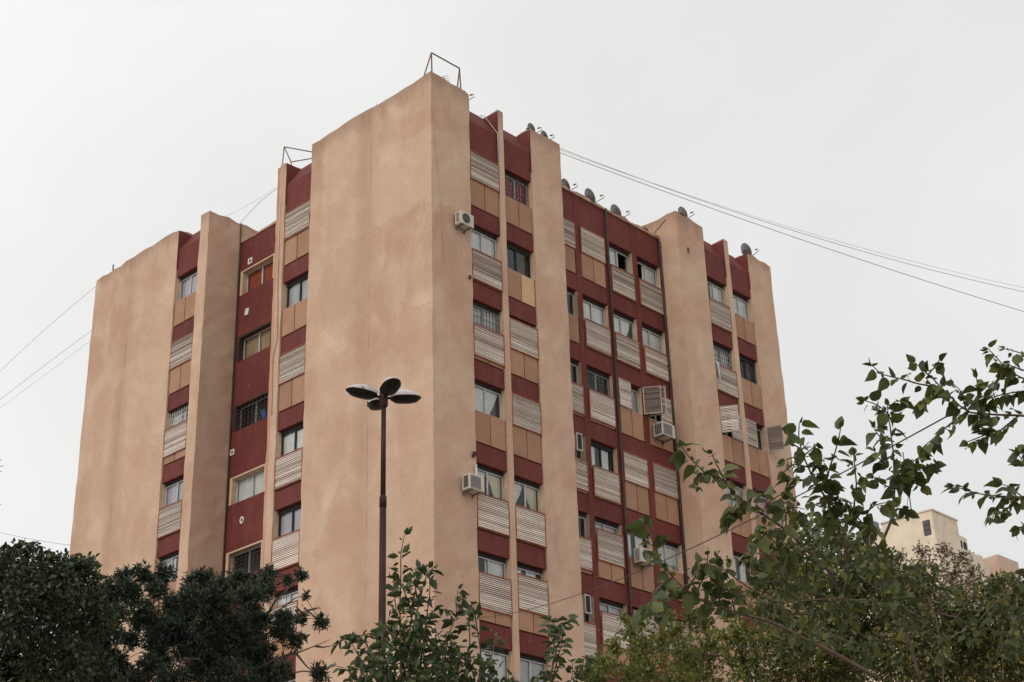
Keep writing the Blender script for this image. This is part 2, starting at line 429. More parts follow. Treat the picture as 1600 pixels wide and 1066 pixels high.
def band_wall(F, s0, s1, top, slope, name='wall_band'):
    for k in range(NF):
        MB().fbox(F, s0, s1, 0, 0.34, max(0.0, hd(k + 1)) if k < NF - 1 else 0.0, bt(k) if k < NF - 1 else 0.02).build(name, M_RED, B)
    if slope:
        zk = 30.8; zt = 31.74
        mb = MB()
        a = [(0, hd(0)), (0.0, zk), (0.60, zt), (0.86, zt), (0.86, zk - .3), (0.34, hd(0))]
        n = len(a)
        for sv in (s0, s1):
            mb.v += [F(sv, d, z) for d, z in a]
        mb.f.append(tuple(range(n))); mb.f.append(tuple(range(n, 2 * n))[::-1])
        for i in range(n): mb.f.append((i, (i + 1) % n, n + (i + 1) % n, n + i))
        mb.build('parapet', M_RED, B)
    else:
        MB().fbox(F, s0, s1, 0, 0.34, hd(0), top).build('parapet', M_RED, B)
F0 = FR(E); FC = FR(0.905); FX = FL(E); FS = FL(1.49)
g_ = 0.003
for a, b in ((1.75 + g_, 3.15 - g_), (3.39 + g_, 4.76 - g_), (14.53 + g_, 15.89 - g_), (16.16 + g_, 17.48 - g_)):
    band_wall(F0, a, b, 0, True)
for a, b in ((6.04 + g_, 7.46 - g_), (12.55 + g_, 13.96 - g_)):
    band_wall(FX, a, b, 0, True)
band_wall(FC, 6.29 + g_, 12.86 - g_, 30.84, False)
for a, b in ((6.295, 6.56), (7.90, 8.165), (9.54, 9.80), (11.142, 11.417), (12.787, 12.855)):
    MB().fbox(FC, a, b, -0.012, 0.335, 0, 30.835).build('mullion', M_RED, B)
rough_box('coping', M_COPING, B, 6.30, 12.85, 0.84, 1.35, 30.843, 30.95, 0.02, 0.3)
# inner party wall ends behind the fins (red, seen above the sloping parapets)
for F, s, dd in ((F0, 3.15, -1), (F0, 4.76, -1), (F0, 15.89, -1), (F0, 17.48, -1), (FX, 7.46, -1), (FX, 13.96, -1)):
    z1 = ZT - (.03 if s in (3.15, 4.76) else .14 if F is F0 else .07 if s < 10 else .13)
    MB().fbox(F, s - .012, s - .0035, -0.05, 0.9, 30.0, z1 - .04).build('painted_cheek', M_RED, B)

# stair recess wall with its wide windows
SZ0, SZ1, SY0, SY1 = 29.6, 28.57, 9.86, 11.92
MB().fbox(FS, 8.003, SY0, 0, .3, 0, 30.83).build('stair_wall', M_RED, B)
MB().fbox(FS, SY1, 11.997, 0, .3, 0, 30.83).build('stair_wall', M_RED, B)
for k in range(NF):
    z0 = SZ0 - FH * k if k < NF - 1 else 2.1
    MB().fbox(FS, SY0 + g_, SY1 - g_, 0, .3, SZ0 - FH * k, 30.825 if k == 0 else SZ1 - FH * (k - 1)).build('stair_wall', M_RED, B)
rough_box('coping', M_COPING, B, 1.46, 2.0, 8.003, 11.997, 30.84, 30.90, 0.012, 0.3)

# ---- windows
def curtain(F, s0, s1, z0, z1, d, kind, w):
    """folded cloth behind the glass"""
    def sheet(a, b, mat, tie=None, n=None):
        n = n or max(8, int((b - a) / 0.035)); mb = MB()
        ph = random.random() * 6; amp = random.uniform(.012, .022)
        rows = 6
        for j in range(rows + 1):
            t = j / rows; z = z1 + (z0 - z1) * t
            for i in range(n + 1):
                q = i / n
                s = a + (b - a) * q
                if tie == 'l': s = a + (b - a) * q * (1 - 0.72 * t ** 1.1)
                if tie == 'r': s = b - (b - a) * (1 - q) * (1 - 0.72 * t ** 1.1)
                dd = d + amp * math.sin(ph + s * 75) + amp * .5 * math.sin(ph * 2 + s * 31) + .01 * t * math.sin(s * 17)
                mb.v.append(F(s, dd, z))
        for j in range(rows):
            for i in range(n):
                a_ = j * (n + 1) + i; mb.f.append((a_, a_ + 1, a_ + n + 2, a_ + n + 1))
        mb.build('curtain', mat, w, smooth=True, recalc=False)
    W = s1 - s0
    if kind == 'none': return
    if kind in CURT:
        sheet(s0, s1, CURT[kind])
    elif kind == 'left': sheet(s0, s0 + W * .58, CURT['white'])
    elif kind == 'right': sheet(s1 - W * .6, s1, CURT['white'])
    elif kind == 'parted':
        sheet(s0, s0 + W * .36, CURT['white']); sheet(s0 + W * .55, s0 + W * .86, CURT['white'])
    elif kind == 'tied':
        sheet(s0 + .02, s0 + W * .5, CURT['white'], 'l'); sheet(s0 + W * .5, s1 - .03, CURT['cream'], 'r')
    elif kind == 'swept':
        sheet(s0, s0 + W * .55, CURT['white']); sheet(s0 + W * .5, s0 + W * .98, CURT['white'], 'l')
def shutter_leaf(P, w, h, parent, name='shutter', board=True, fm=None):
    """P(a, d, z): local frame of a slatted leaf w wide and h high; frame plus tilted slats"""
    fr = MB(); t = 0.04
    for a0, a1, z0, z1 in ((0, t, 0, h), (w - t, w, 0, h), (t, w - t, 0, t * .9), (t, w - t, h - t * .8, h)):
        fr.fbox(P, a0, a1, 0.0, 0.036, z0, z1)
    f = fr.build(name, fm or M_TRIM, parent)
    mb = MB(); pitch = 0.06; n = int((h - 2 * t) / pitch)
    off = (h - n * pitch) / 2
    for i in range(n):
        z0 = off + i * pitch; tl = random.choice([.014, .014, .018, .026, .008]); gap = random.choice([.008, .010, .012, .016, .03])
        mb.hexa([P(t, -.004 - tl * .3, z0), P(w - t, -.004 - tl * .3, z0), P(w - t, .006, z0), P(t, .006, z0),
                 P(t, -.004 + tl, z0 + pitch - gap), P(w - t, -.004 + tl, z0 + pitch - gap), P(w - t, .014 + tl, z0 + pitch - gap), P(t, .014 + tl, z0 + pitch - gap)])
    if board: mb.fbox(P, t, w - t, .028, .033, t, h - t)
    return f, mb
def pane(F, a, b, d, z0, z1, w):
    q = [Vector(F(a, d, z0)), Vector(F(b, d, z0)), Vector(F(b, d, z1)), Vector(F(a, d, z1))]
    inward = Vector(F(a, d + 1, z0)) - q[0]
    if (q[1] - q[0]).cross(q[3] - q[0]).dot(inward) > 0: q.reverse()
    MB().face(q).build('pane', M_GLASS, w, recalc=False)
def window(F, s0, s1, k, cfg):
    zt, zb = hd(k) - .003, bt(k) + .003
    if k == NF - 1: return
    s0 += .006; s1 -= .006
    zs = zt - 1.04                                   # sill between window and spandrel
    W = s1 - s0
    frm = MB(); t = .035
    fa = M_DARKFRAME if cfg.get('dark') else M_ALU
    j0, j1 = s0 + .016, s1 - .016
    ztop = zt - .11
    for a0, a1, z0, z1 in ((j0, j0 + t, zs, ztop), (j1 - t, j1, zs, ztop), (j0 + t, j1 - t, zs, zs + t), (j0 + t, j1 - t, ztop - t, ztop)):
        frm.fbox(F, a0, a1, .17, .22, z0, z1)
    m_ = (j0 + j1) / 2 + random.uniform(-.03, .03)
    for q in (-.022, .012):
        frm.fbox(F, m_ + q, m_ + q + .028, .175, .215, zs + t, ztop - t)
    w = frm.build('window', fa, B)
    # plaster lining of the opening
    rv = MB()
    rv.fbox(F, s0 - .004, s0 + .004, .004, .335, zs, zt).fbox(F, s1 - .004, s1 + .004, .004, .335, zs, zt)
    rv.fbox(F, s0 + .004, s1 - .004, .02, .335, zs - .012, zs)
    rv.build('reveal', M_REVEAL, w)
    MB().fbox(F, s0 + .005, s1 - .005, .15, .25, ztop, zt - .004).build('shutter_box_shade', M_DARKFRAME, w)  # dark board in place of the shadowed shutter-box void under the header
    op = cfg.get('open', 0)                          # slid-open sash leaves a dark gap
    if op != 1: pane(F, j0 + t, m_, .205, zs + t, ztop - t, w)
    if op != 2: pane(F, m_, j1 - t, .185, zs + t, ztop - t, w)
    curtain(F, j0 + .02, j1 - .02, zs + .02, ztop - .03, .245, cfg.get('cur', 'none'), w)
    # spandrel: rust trim behind two plain panels
    sp = MB()
    sp.fbox(F, s0 + .004, s1 - .004, .012, .29, zb + .035, zs - .016)
    sp.build('spandrel_frame', M_TRIM, w)
    mid = (s0 + s1) / 2
    for q, (a, b) in enumerate(((s0 + .05, mid - .022), (mid + .022, s1 - .05))):
        pm = M_PANEL_NEW if cfg.get('newpanel') == q + 1 else M_PANEL
        dz = random.uniform(-.01, .01)
        o = MB().fbox(F, a, b, -.016, .0115, zb + .05 + dz, zs - .035 + dz).build('spandrel_panel', pm, w)
        if pm is M_PANEL_NEW: o['label'] = 'pale yellow replacement panel'
    sh = cfg.get('sh')
    H = 1.10
    if sh is not None:
        zsh = zt - .015 - H - sh * (zt - zb - H - .05)
        P = lambda a, d, z: F(s0 + .004 + a, -.056 + d, zsh + z)
        f, mb = shutter_leaf(P, W - .008, H, w)
        mb.build('slats', M_SLAT, w)
    for hinge, ang, side in cfg.get('leaves', ()):   # side-hung half leaves
        hw = (W - .02) / 2
        zsh = zt - .02 - 1.04
        a0 = s0 + .01 if hinge == 0 else s1 - .01 if hinge == 2 else mid
        ca, sa = math.cos(R(ang)), math.sin(R(ang))
        if hinge == 0: P = lambda a, d, z: F(a0 + a * ca + d * sa, -.066 - a * sa + d * ca, zsh + z)
        else: P = lambda a, d, z: F(a0 - a * ca - d * sa, -.066 - a * sa + d * ca, zsh + z)
        f, mb = shutter_leaf(P, hw, 1.04, w, board=ang < 5, fm=M_STILE)
        mb.build('slats', M_SLAT if ang < 60 else M_SLATSHADE, w)
    if cfg.get('bars'):
        mb = MB(); zl = zs + .02; zu = zt - .02
        nb = 9
        for i in range(nb + 1):
            a = s0 + .06 + (W - .12) * i / nb
            mb.fbox(F, a - .007, a + .007, .10, .114, zl, zu)
        for i in range(5):
            z = zl + (zu - zl) * (i + .5) / 5
            mb.fbox(F, s0 + .01, s1 - .01, .115, .127, z - .007, z + .007)
        mb.build('security_bars', M_BARPALE if cfg.get('bars') == 'pale' else M_BAR, w)
    return w
U = lambda **k: k
cfgs = {
 'A1': [U(sh=0), U(sh=.98, cur='white'), U(sh=.9, cur='white', bars=1), U(cur='swept'), U(sh=.98, cur='tied'), U(sh=.66, cur='right'), U(cur='white')],
 'A2': [U(cur='red', bars=1), U(dark=1, newpanel=2), U(sh=.12, bars=1, cur='none'), U(sh=0), U(sh=.98, cur='tied'), U(sh=.38, cur='parted'), U(cur='grey')],
 'a':  [U(sh=0), U(), U(sh=.93, cur='none'), U(sh=.93), U(sh=.9), U(sh=.98), U(sh=.5)],
 'b':  [U(sh=0), U(sh=.98, cur='white'), U(sh=.93, bars=1, cur='none'), U(sh=.98, cur='parted', dark=1), U(sh=.42, cur='lilac'), U(sh=.45, cur='grey'), U(sh=.2)],
 'c':  [U(sh=.98, cur='left', open=2), U(sh=.98, cur='swept'), U(leaves=((0, 0, 0), (2, 125, 0)), cur='grey'), U(sh=0), U(cur='parted'), U(sh=.1), U(cur='white')],
 'd':  [U(sh=.98, cur='right', open=1), U(sh=.98, cur='white'), U(leaves=((0, 76, 0), (2, 0, 0)), cur='none'), U(sh=0), U(cur='white'), U(sh=.1), U(cur='white')],
 'C1': [U(sh=.98, cur='right'), U(sh=.98, cur='white', bars=1), U(leaves=((0, 58, 0), (2, 0, 0)), cur='none'), U(cur='grey'), U(cur='parted'), U(sh=.9), U(sh=.4)],
 'C2': [U(cur='white'), U(cur='none', bars=1, dark=1), U(leaves=((0, 0, 0), (2, 112, 0)), cur='none'), U(cur='pink'), U(cur='white'), U(sh=.3), U(sh=.9)],
 'L1': [U(sh=0), U(dark=1, cur='grey'), U(sh=0), U(sh=.98, cur='white', dark=1), U(sh=.98, cur='lilac', dark=1), U(sh=.5, cur='white'), U(sh=.98)],
 'L2': [U(cur='lilac'), U(sh=0), U(sh=.72, cur='right', bars='pale'), U(sh=.98, cur='lilac'), U(cur='right'), U(sh=.3), U(sh=.98)],
}
cols = {'A1': (F0, 1.755, 3.147), 'A2': (F0, 3.393, 4.757), 'a': (FC, 6.56, 7.90), 'b': (FC, 8.165, 9.54), 'c': (FC, 9.80, 11.142), 'd': (FC, 11.417, 12.787),
        'C1': (F0, 14.534, 15.887), 'C2': (F0, 16.163, 17.477), 'L1': (FX, 6.043, 7.457), 'L2': (FX, 12.553, 13.957)}
for cname, (F, a, b) in cols.items():
    for k in range(NF - 1):
        cf = cfgs[cname][k] if k < len(cfgs[cname]) else U(sh=random.choice([0, .4, .98, .98]), cur=random.choice(['white', 'grey', 'none']))
        if cname.startswith('L') and 'leaves' not in cf: pass
        window(F, a, b, k, cf)
def stair_window(k, cur, bars=0):
    F = FS; zt = SZ0 - FH * k - .003; zb = SZ1 - FH * k + .003
    a, b = SY0 + .006, SY1 - .006
    frm = MB(); t = .04; m_ = 10.87
    for a0, a1, z0, z1 in ((a + .1, a + .1 + t, zb, zt - .06), (b - .13 - t, b - .13, zb, zt - .06), (a + .1 + t, b - .13 - t, zb, zb + t), (a + .1 + t, b - .13 - t, zt - .06 - t, zt - .06), (m_ - .03, m_ + .03, zb + t, zt - .06 - t)):
        frm.fbox(F, a0, a1, .22, .27, z0, z1)
    w = frm.build('stair_window', M_ALU, B)
    rv = MB().fbox(F, b - .13, b, .006, .29, zb, zt).fbox(F, a, a + .1, .006, .29, zb, zt).fbox(F, a + .1, b - .13, .006, .29, zt - .06, zt)
    rv.build('reveal', M_REVEAL if k not in (1, 2) else M_PIPE, w)
    for p, q in ((a + .14, m_), (m_, b - .17)):
        pane(F, p, q, .245, zb + t, zt - .1, w)
    curtain(F, a + .15, b - .18, zb + .02, zt - .1, .29, cur, w)
    if bars:
        mb = MB()
        for i in range(9):
            s = a + .12 + (b - a - .26) * i / 8; mb.fbox(F, s - .007, s + .007, .06, .074, zb, zt - .01)
        for i in range(8):
            z = zb + (zt - zb) * (i + .5) / 8; mb.fbox(F, a + .02, b - .02, .075, .085, z - .006, z + .006)
        mb.build('security_bars', M_BAR if bars == 1 else M_BARPALE, w)
for k, (c, br) in enumerate([('orange', 0), ('beige', 0), ('none', 1), ('white', 0), ('none', 1), ('grey', 0), ('none', 1), ('white', 0), ('none', 0)]):
    stair_window(k, c, br)
# plates and vents on the stair wall
def plate(y, z, w, h, rot, ring=False):
    F = FS; c, s = math.cos(R(rot)), math.sin(R(rot)); mb = MB()
    if ring:
        for i in range(12):
            a0, a1 = 2 * math.pi * i / 12, 2 * math.pi * (i + 1) / 12
            q = []
            for d in (-.03, -.001):
                q += [F(y + r * math.cos(a), d, z + r * math.sin(a) * 1.2) for a, r in ((a0, .06), (a0, .11), (a1, .11), (a1, .06))]
            mb.hexa(q)
    else:
        P = lambda a, d, b: F(y + a * c - b * s, d, z + a * s + b * c)
        for a0, a1, b0, b1 in ((-w, w, -h, -h * .55), (-w, w, h * .55, h), (-w, -w * .5, -h * .55, h * .55), (w * .5, w, -h * .55, h * .55)):
            mb.fbox(P, a0, a1, -.03, -.001, b0, b1)
        if rot: mb.fbox(P, -w * .5, w * .5, -.022, -.001, -h * .55, h * .55)
    mb.build('wall_vent', M_PLATE, B)
plate(11.34, 29.83, .12, .12, 0); plate(11.39, 27.73, .10, .13, 12); plate(11.84, 22.31, .11, .11, 0); plate(11.08, 19.59, .1, .1, 0, True)
# pipes and surface cables on the building
MB().tube([(9.67, .83, 0.1), (9.67, .83, 30.9)], .045, 8).build('drain_pipe', M_PIPE, B, True)
MB().tube([(12.80, .83, 0.1), (12.80, .83, 30.7), (12.80, 1.0, 30.95)], .05, 8).build('drain_pipe', M_PIPE, B, True)
MB().tube([(1.43, 11.96, 0.1), (1.43, 11.96, 31.6), (1.5, 12.05, 31.75)], .025, 6).build('drain_pipe', M_PIPE, B, True)
MB().tube([(3.11, .0, 29.7), (3.11, .0, 30.82), (3.10, .58, 31.78), (2.95, .66, 31.8)], .014, 6).build('conduit', M_ALU, B, True)
MB().tube([(.03, -.03, 31.7), (.05, -.03, 30.4), (.16, -.025, 28.96), (.41, -.025, 26.7), (.46, -.02, 24.9)], .004, 5).build('surface_cable', M_COPING, B, True)
MB().tube([(.02, 7.7, 31.7), (-.02, 7.66, 27.0), (-.02, 7.6, 26.0), (-.02, 7.55, 24.8), (-.02, 7.75, 24.2), (-.02, 7.7, 22.0)], .008, 5).build('surface_cable', M_CABLE, B, True)
MB().tube([(12.85, 1.1, 31.2), (12.84, .5, 31.55), (13.1, -.02, 31.5)], .01, 5).build('surface_cable', M_CABLE, B, True)
MB().tube([(13.45, -.02, 30.35), (13.45, -.03, 30.15)], .035, 6).build('wall_vent', M_PIPE, B)
MB().tube([(1.6, -.05, 24.8), (1.6, -.05, 24.7)], .05, 6).build('wall_vent', M_PIPE, B)
MB().tube([(1.62, -.09, 18.85), (1.62, -.02, 18.7)], .06, 6).build('wall_vent', M_PIPE, B)
MB().tube([(.3, 18.9, 31.6), (.3, 18.95, 32.25)], .035, 6).build('vent_pipe', M_STEEL, B)
MB().tube([(.3, 3.0, 31.7), (.3, 3.0, 32.2)], .008, 5).build('roof_rod', M_STEEL, B)

# ------------------------------------------------------------------ roof frames and antennas
def tubes(name, label, cat, segs, r, mat):
    o = thing(name, label, cat, tuple(segs[0][0]))
    for s in segs: MB().tube(s, r, 6).build('tube', mat, o, True)
    return o
tubes('roof_frame', 'rusty tube frame standing on the near top corner of the building', 'metal frame',
      [[(.12, .5, 31.8), (.52, .5, 33.1)], [(.5, .45, 31.8), (.52, .5, 33.1)], [(.52, .5, 33.1), (1.84, .5, 33.12)], [(1.84, .5, 33.12), (1.66, .5, 31.8)], [(1.84, .5, 33.12), (1.7, .3, 31.8)]], .025, M_FRAMERUST)
tubes('roof_frame', 'thin tube frame above the left bay, beside the blank corner wall', 'metal frame',
      [[(.5, 8.4, 31.6), (.5, 8.29, 33.0)], [(.5, 8.29, 33.0), (.5, 7.85, 32.15)], [(.5, 8.29, 33.0), (.5, 6.2, 31.75)], [(.5, 7.85, 32.15), (.5, 6.2, 31.6)], [(.5, 7.85, 32.15), (.5, 7.75, 31.6)]], .022, M_FRAMERUST)
def antenna(label, p, sc, az):
    o = thing('antenna', label, 'antenna', p)
    x, y, z = p
    d = Vector((math.cos(az), math.sin(az), 0)); e = Vector((-d.y, d.x, 0)); c = Vector((x, y, z + .55 * sc))
    MB().tube([p, tuple(c)], .02, 6).build('mast', M_PLATE, o, True)
    MB().tube([tuple(c - d * .12 * sc), tuple(c + d * .45 * sc)], .018, 6).build('boom', M_PLATE, o, True)
    for q, l in ((-.1, .22), (.08, .2), (.22, .18), (.34, .16), (.44, .13)):
        m = c + d * q * sc
        MB().tube([tuple(m - e * l * sc), tuple(m + e * l * sc)], .013, 5).build('element', M_PLATE, o, True)
    return o
antenna('small pale television antenna on the near corner, under the tube frame', (.95, .35, 31.8), .75, .5)
antenna('smaller pale antenna at the right leg of the corner tube frame', (1.72, .9, 31.8), .9, 1.9)

# ------------------------------------------------------------------ satellite dishes
def dish(label, p, dia=.62, az=R(-27), el=R(28), mast=.45):
    """p: foot of the mast"""
    o = thing('satellite_dish', label, 'satellite dish', p, 'rooftop satellite dishes')
    d = Vector((math.cos(az) * math.cos(el), math.sin(az) * math.cos(el), math.sin(el)))
    e = Vector((-math.sin(az), math.cos(az), 0)); u = d.cross(e) * -1
    if u.z < 0: u = -u
    c = Vector(p) + Vector((0, 0, mast + dia * .1))
    mb = MB(); n = 20; rings = 4; back = []
    mb.v.append(tuple(c)); 
    for j in range(1, rings + 1):
        r = dia / 2 * j / rings
        for i in range(n):
            t = 2 * math.pi * i / n
            mb.v.append(tuple(c + (e * math.cos(t) * .92 + u * math.sin(t)) * r + d * (r * r / dia * .55)))
    for i in range(n): mb.f.append((0, 1 + i, 1 + (i + 1) % n))
    for j in range(rings - 1):
        for i in range(n):
            a = 1 + j * n + i; b = 1 + j * n + (i + 1) % n; mb.f.append((a, b, b + n, a + n))
    rf = mb.build('reflector', M_GREY, o, True, recalc=False)
    rim = [tuple(c + (e * math.cos(t) * .92 + u * math.sin(t)) * dia / 2 + d * (dia * .1375)) for t in [2 * math.pi * i / n for i in range(n + 1)]]
    MB().tube(rim, .012, 5).build('rim', M_STEEL, rf, True)
    MB().tube([p, (p[0], p[1], p[2] + mast * .7), tuple(c - d * .06)], .022, 6).build('mast', M_STEEL, o, True)
    f0 = c - u * dia * .46 + d * .08; f1 = c + d * dia * .95 - u * dia * .3
    f2 = f1 + u * .10 + d * .03; f3 = f2 - d * .09
    MB().tube([tuple(f0), tuple(f1), tuple(f2), tuple(f3)], .014, 6).build('feed_arm', M_STEEL, o, True)
    MB().tube([tuple(f3 + d * .03), tuple(f3 - d * .06)], .03, 8).build('receiver', M_STEEL, o, True)
    MB().box(c.x - d.x * .1 - .04, c.x - d.x * .1 + .04, c.y - d.y * .1 - .04, c.y - d.y * .1 + .04, c.z - .09, c.z + .05).build('bracket', M_STEEL, o)
    return o
dish('small dish low behind the roof edge right of the corner tube frame', (1.95, .45, 31.75), .4, mast=.2)
dish('left small dish on the second pier from the near corner', (5.2, .4, 31.75), .46, mast=.32)
dish('right small dish on the second pier from the near corner', (5.85, .38, 31.75), .44, mast=.3)
dish('dish half hidden behind the second pier, at the start of the middle roof', (7.75, 1.15, 30.94), .55, mast=.2)
dish('first fully visible dish on the middle roof edge, left of its neighbour', (9.15, 1.2, 30.94), .66, mast=.32)
dish('second fully visible dish on the middle roof edge, above the window with white curtain', (10.62, 1.2, 30.94), .68, mast=.22)
dish('low dark dish lying at the roof edge against the third pier', (12.3, 1.15, 30.94), .36, az=R(20), el=R(70), mast=.1)
dish('dish peeking over the top of the third pier', (13.85, .45, 31.7), .58, mast=.42)
dish('dish on the last pier at the right end of the roof', (18.0, .45, 31.62), .66, mast=.42)

# ------------------------------------------------------------------ air conditioners (F: facade frame)
def ac(label, F, s, z, w, h, dep, style, d0=-.02):
    o = thing('air_conditioner', label, 'air conditioner', tuple(F(s + w / 2, d0, z)), 'air conditioners on the facade')
    d1 = d0 - .06; d2 = d1 - dep
    mb = MB().fbox(F, s, s + w, d2, d1, z, z + h)
    c = mb.build('casing', M_ACW, o)
    bv = c.modifiers.new('bevel', 'BEVEL'); bv.width = .015; bv.segments = 2
    for q in (s + .12, s + w - .12):
        MB().fbox(F, q - .015, q + .015, d2 - .02, d0 + .03, z - .035, z - .004).fbox(F, q - .015, q + .015, d0 - .02, d0 + .03, z - .10, z - .034).build('bracket', M_STEEL, o)
    if style == 'fan':
        cs, cz, r = s + w * .42, z + h * .52, h * .36; n = 24
        ring = [F(cs + r * math.cos(2 * math.pi * i / n), d2 - .004, cz + r * math.sin(2 * math.pi * i / n)) for i in range(n)]
        MB().face(ring).build('fan_opening', M_BLACK, o, recalc=False)
        gr = MB()
        for rr in (r, r * .72, r * .45, r * .2):
            gr.tube([F(cs + rr * math.cos(2 * math.pi * i / n), d2 - .012, cz + rr * math.sin(2 * math.pi * i / n)) for i in range(n + 1)], .005, 4, cap=False)
        for i in range(4):
            a = math.pi * i / 4
            gr.tube([F(cs - r * math.cos(a), d2 - .012, cz - r * math.sin(a)), F(cs + r * math.cos(a), d2 - .012, cz + r * math.sin(a))], .004, 4)
        gr.build('fan_grille', M_ACG, o)
    else:
        gr = MB()
        for i in range(12):
            q = z + .05 + (h - .1) * i / 12
            gr.fbox(F, s + .05, s + w * .74, d2 - .012, d2 - .003, q, q + (h - .1) / 12 * .7)
        gr.build('front_grille', M_ACG, o)
    lv = MB()
    for i in range(4):
        q = d2 + .06 + (dep - .12) * i / 4
        lv.fbox(F, s - .006, s - .001, q, q + (dep - .12) / 4 * .7, z + .06, z + h - .06)
    lv.build('side_louvre', M_BLACK if style != 'fan' else M_ACG, o)
    return o
FF = FR(0.0)
ac('white condenser with round fan high on the corner pier, second floor from the top', FF, .93, 26.36, .60, .46, .26, 'fan')
o = ac('old box air conditioner with flat grey grille on the corner pier, beside tied curtains', FF, 1.06, 17.48, .62, .48, .32, 'box')
MB().fbox(FF, 1.64, 1.69, -.10, -.06, 17.93, 18.45).build('pipe_cover', M_PLATE, o)
ac('boxy air conditioner under the swung-open shutter of the middle section', FC, 11.52, 22.30, .72, .5, .42, 'box', -.05)
ac('white condenser with round fan behind leaves, low in the middle section', FC, 9.95, 17.35, .66, .50, .30, 'fan', -.05)
# narrow white-framed units in the half hidden column beside the second pier
for z, lab in ((20.75, 'upper narrow white frame unit hung in the window beside the second pier'), (15.2, 'lower narrow white frame unit hung in the window beside the second pier')):
    o = thing('window_unit', lab, 'window unit', (7.5, .8, z))
    mb = MB()
    for a0, a1, z0, z1 in ((7.40, 7.44, z, z + .62), (7.66, 7.70, z, z + .62), (7.44, 7.66, z, z + .04), (7.44, 7.66, z + .58, z + .62)):
        mb.box(a0, a1, .85, .95, z0, z1)
    mb.build('frame', M_ACW, o)
    MB().box(7.44, 7.66, .86, .94, z + .04, z + .58).build('grille', M_BLACK, o)

# laundry and a cloth on the bars
o = thing('cloth', 'blue cloth hanging inside the barred stair window', 'cloth', (1.6, 10.35, 23.15))
mb = MB()
for j in range(6):
    for i in range(7):
        mb.v.append((1.53 + .02 * math.sin(i * 1.9 + j * .4), 10.12 + .035 * i * (1 - .08 * j), 23.45 - .065 * j))
for j in range(5):
    for i in range(6): mb.f.append((j * 7 + i, j * 7 + i + 1, j * 7 + i + 8, j * 7 + i + 7))
mb.build('fabric', plain('blue_cloth', (.022, .06, .18), .2), o, True)
o = thing('cloth', 'pale laundry hanging over the barred window in the far right bay', 'cloth', (14.7, -.1, 25.4))
mb = MB()
for j in range(9):
    for i in range(6):
        t = j / 8
        mb.v.append((14.56 + .035 * i * (1 - .6 * t) + .11 * t, -.03 - .03 * math.sin(i * 1.7 + t * 2), 25.95 - .8 * t))
for j in range(8):
    for i in range(5): mb.f.append((j * 6 + i, j * 6 + i + 1, j * 6 + i + 7, j * 6 + i + 6))
mb.build('fabric', CURT['grey'], o, True)

# ------------------------------------------------------------------ street lamp
LX, LY, _ = (-12.60,-11.91,0)
lamp = thing('street_lamp', 'tall dark street lamp with four oval heads in front of the blank wall', 'street lamp', (LX, LY, 0))
MB().tube([(LX, LY, 0), (LX, LY, 10.7)], [.085, .056], 14).build('pole', M_LAMPPOLE, lamp, True)
MB().tube([(LX, LY, 10.55), (LX, LY, 10.72), (LX, LY, 10.76)], [.062, .062, .05], 14).build('collar', M_LAMPPOLE, lamp, True)
MB().tube([(LX, LY, 10.72), (LX, LY, 12.55)], [.046, .042], 14).build('upper_pole', M_LAMPPOLE, lamp, True)
MB().tube([(LX, LY, 12.38), (LX, LY, 12.42), (LX, LY, 12.66), (LX, LY, 12.70)], [.05, .075, .075, .04], 14).build('hub', M_LAMPPOLE, lamp, True)
def lamp_head(az, tilt):
    d = Vector((math.cos(az), math.sin(az), 0)); e = Vector((-d.y, d.x, 0)); up = Vector((0, 0, 1))
    dt = d * math.cos(tilt) + up * math.sin(tilt); ut = up * math.cos(tilt) - d * math.sin(tilt)
    c0 = Vector((LX, LY, 12.56))
    MB().tube([tuple(c0), tuple(c0 + dt * .17)], .024, 8).build('arm', M_LAMPPOLE, lamp, True)
    base = c0 + dt * .13; Ln = .55
    def sect(t):                      # half width along the head
        return .152 * max(0, 1 - abs(2 * (t ** .9) - 1) ** 2.6) ** .5
    mb = MB(); n = 14; m = 12
    for i in range(n + 1):
        t = i / n; w = max(.035, sect(t)); h = .15 * max(.25, 1 - abs(2 * t - .8) ** 2.5 * .6)
        for k in range(m + 1):
            a = math.pi * k / m
            mb.v.append(tuple(base + dt * Ln * t + e * w * math.cos(a) + ut * h * math.sin(a) ** .75))
    for i in range(n):
        for k in range(m):
            a = i * (m + 1) + k; mb.f.append((a, a + 1, a + m + 2, a + m + 1))
    mb.f.append(tuple(range(m + 1))); mb.f.append(tuple(n * (m + 1) + k for k in range(m + 1))[::-1])
    hd_ = mb.build('lamp_head', M_LAMPTOP, lamp, True)
    lens = MB(); ring = []
    for i in range(n + 1): ring.append(base + dt * Ln * (i / n) * .99 + e * max(.035, sect(i / n)) * 1.02)
    for i in range(n, -1, -1): ring.append(base + dt * Ln * (i / n) * .99 - e * max(.035, sect(i / n)) * 1.02)
    nn = len(ring); c = base + dt * Ln * .5 - ut * .085
    lens.v = [tuple(p - ut * .004) for p in ring] + [tuple(c + (p - ut * .05 - c) * .80) for p in ring] + [tuple(c)]
    for i in range(nn):
        j = (i + 1) % nn
        lens.f.append((i, j, nn + j, nn + i)); lens.f.append((nn + i, nn + j, 2 * nn))
    lens.build('lens', M_LAMPLENS, hd_, True)
    MB().tube([tuple(p) for p in ring] + [tuple(ring[0])], .011, 5, cap=False).build('rim', M_LAMPPOLE, hd_, True)
    q = base + dt * Ln * .55 + e * .16
    MB().tube([tuple(q), tuple(q + e * .012 + ut * .03)], .012, 5).build('latch', M_LAMPPOLE, hd_)
for az in (R(245), R(65), R(155), R(335)):
    lamp_head(az, R(7))

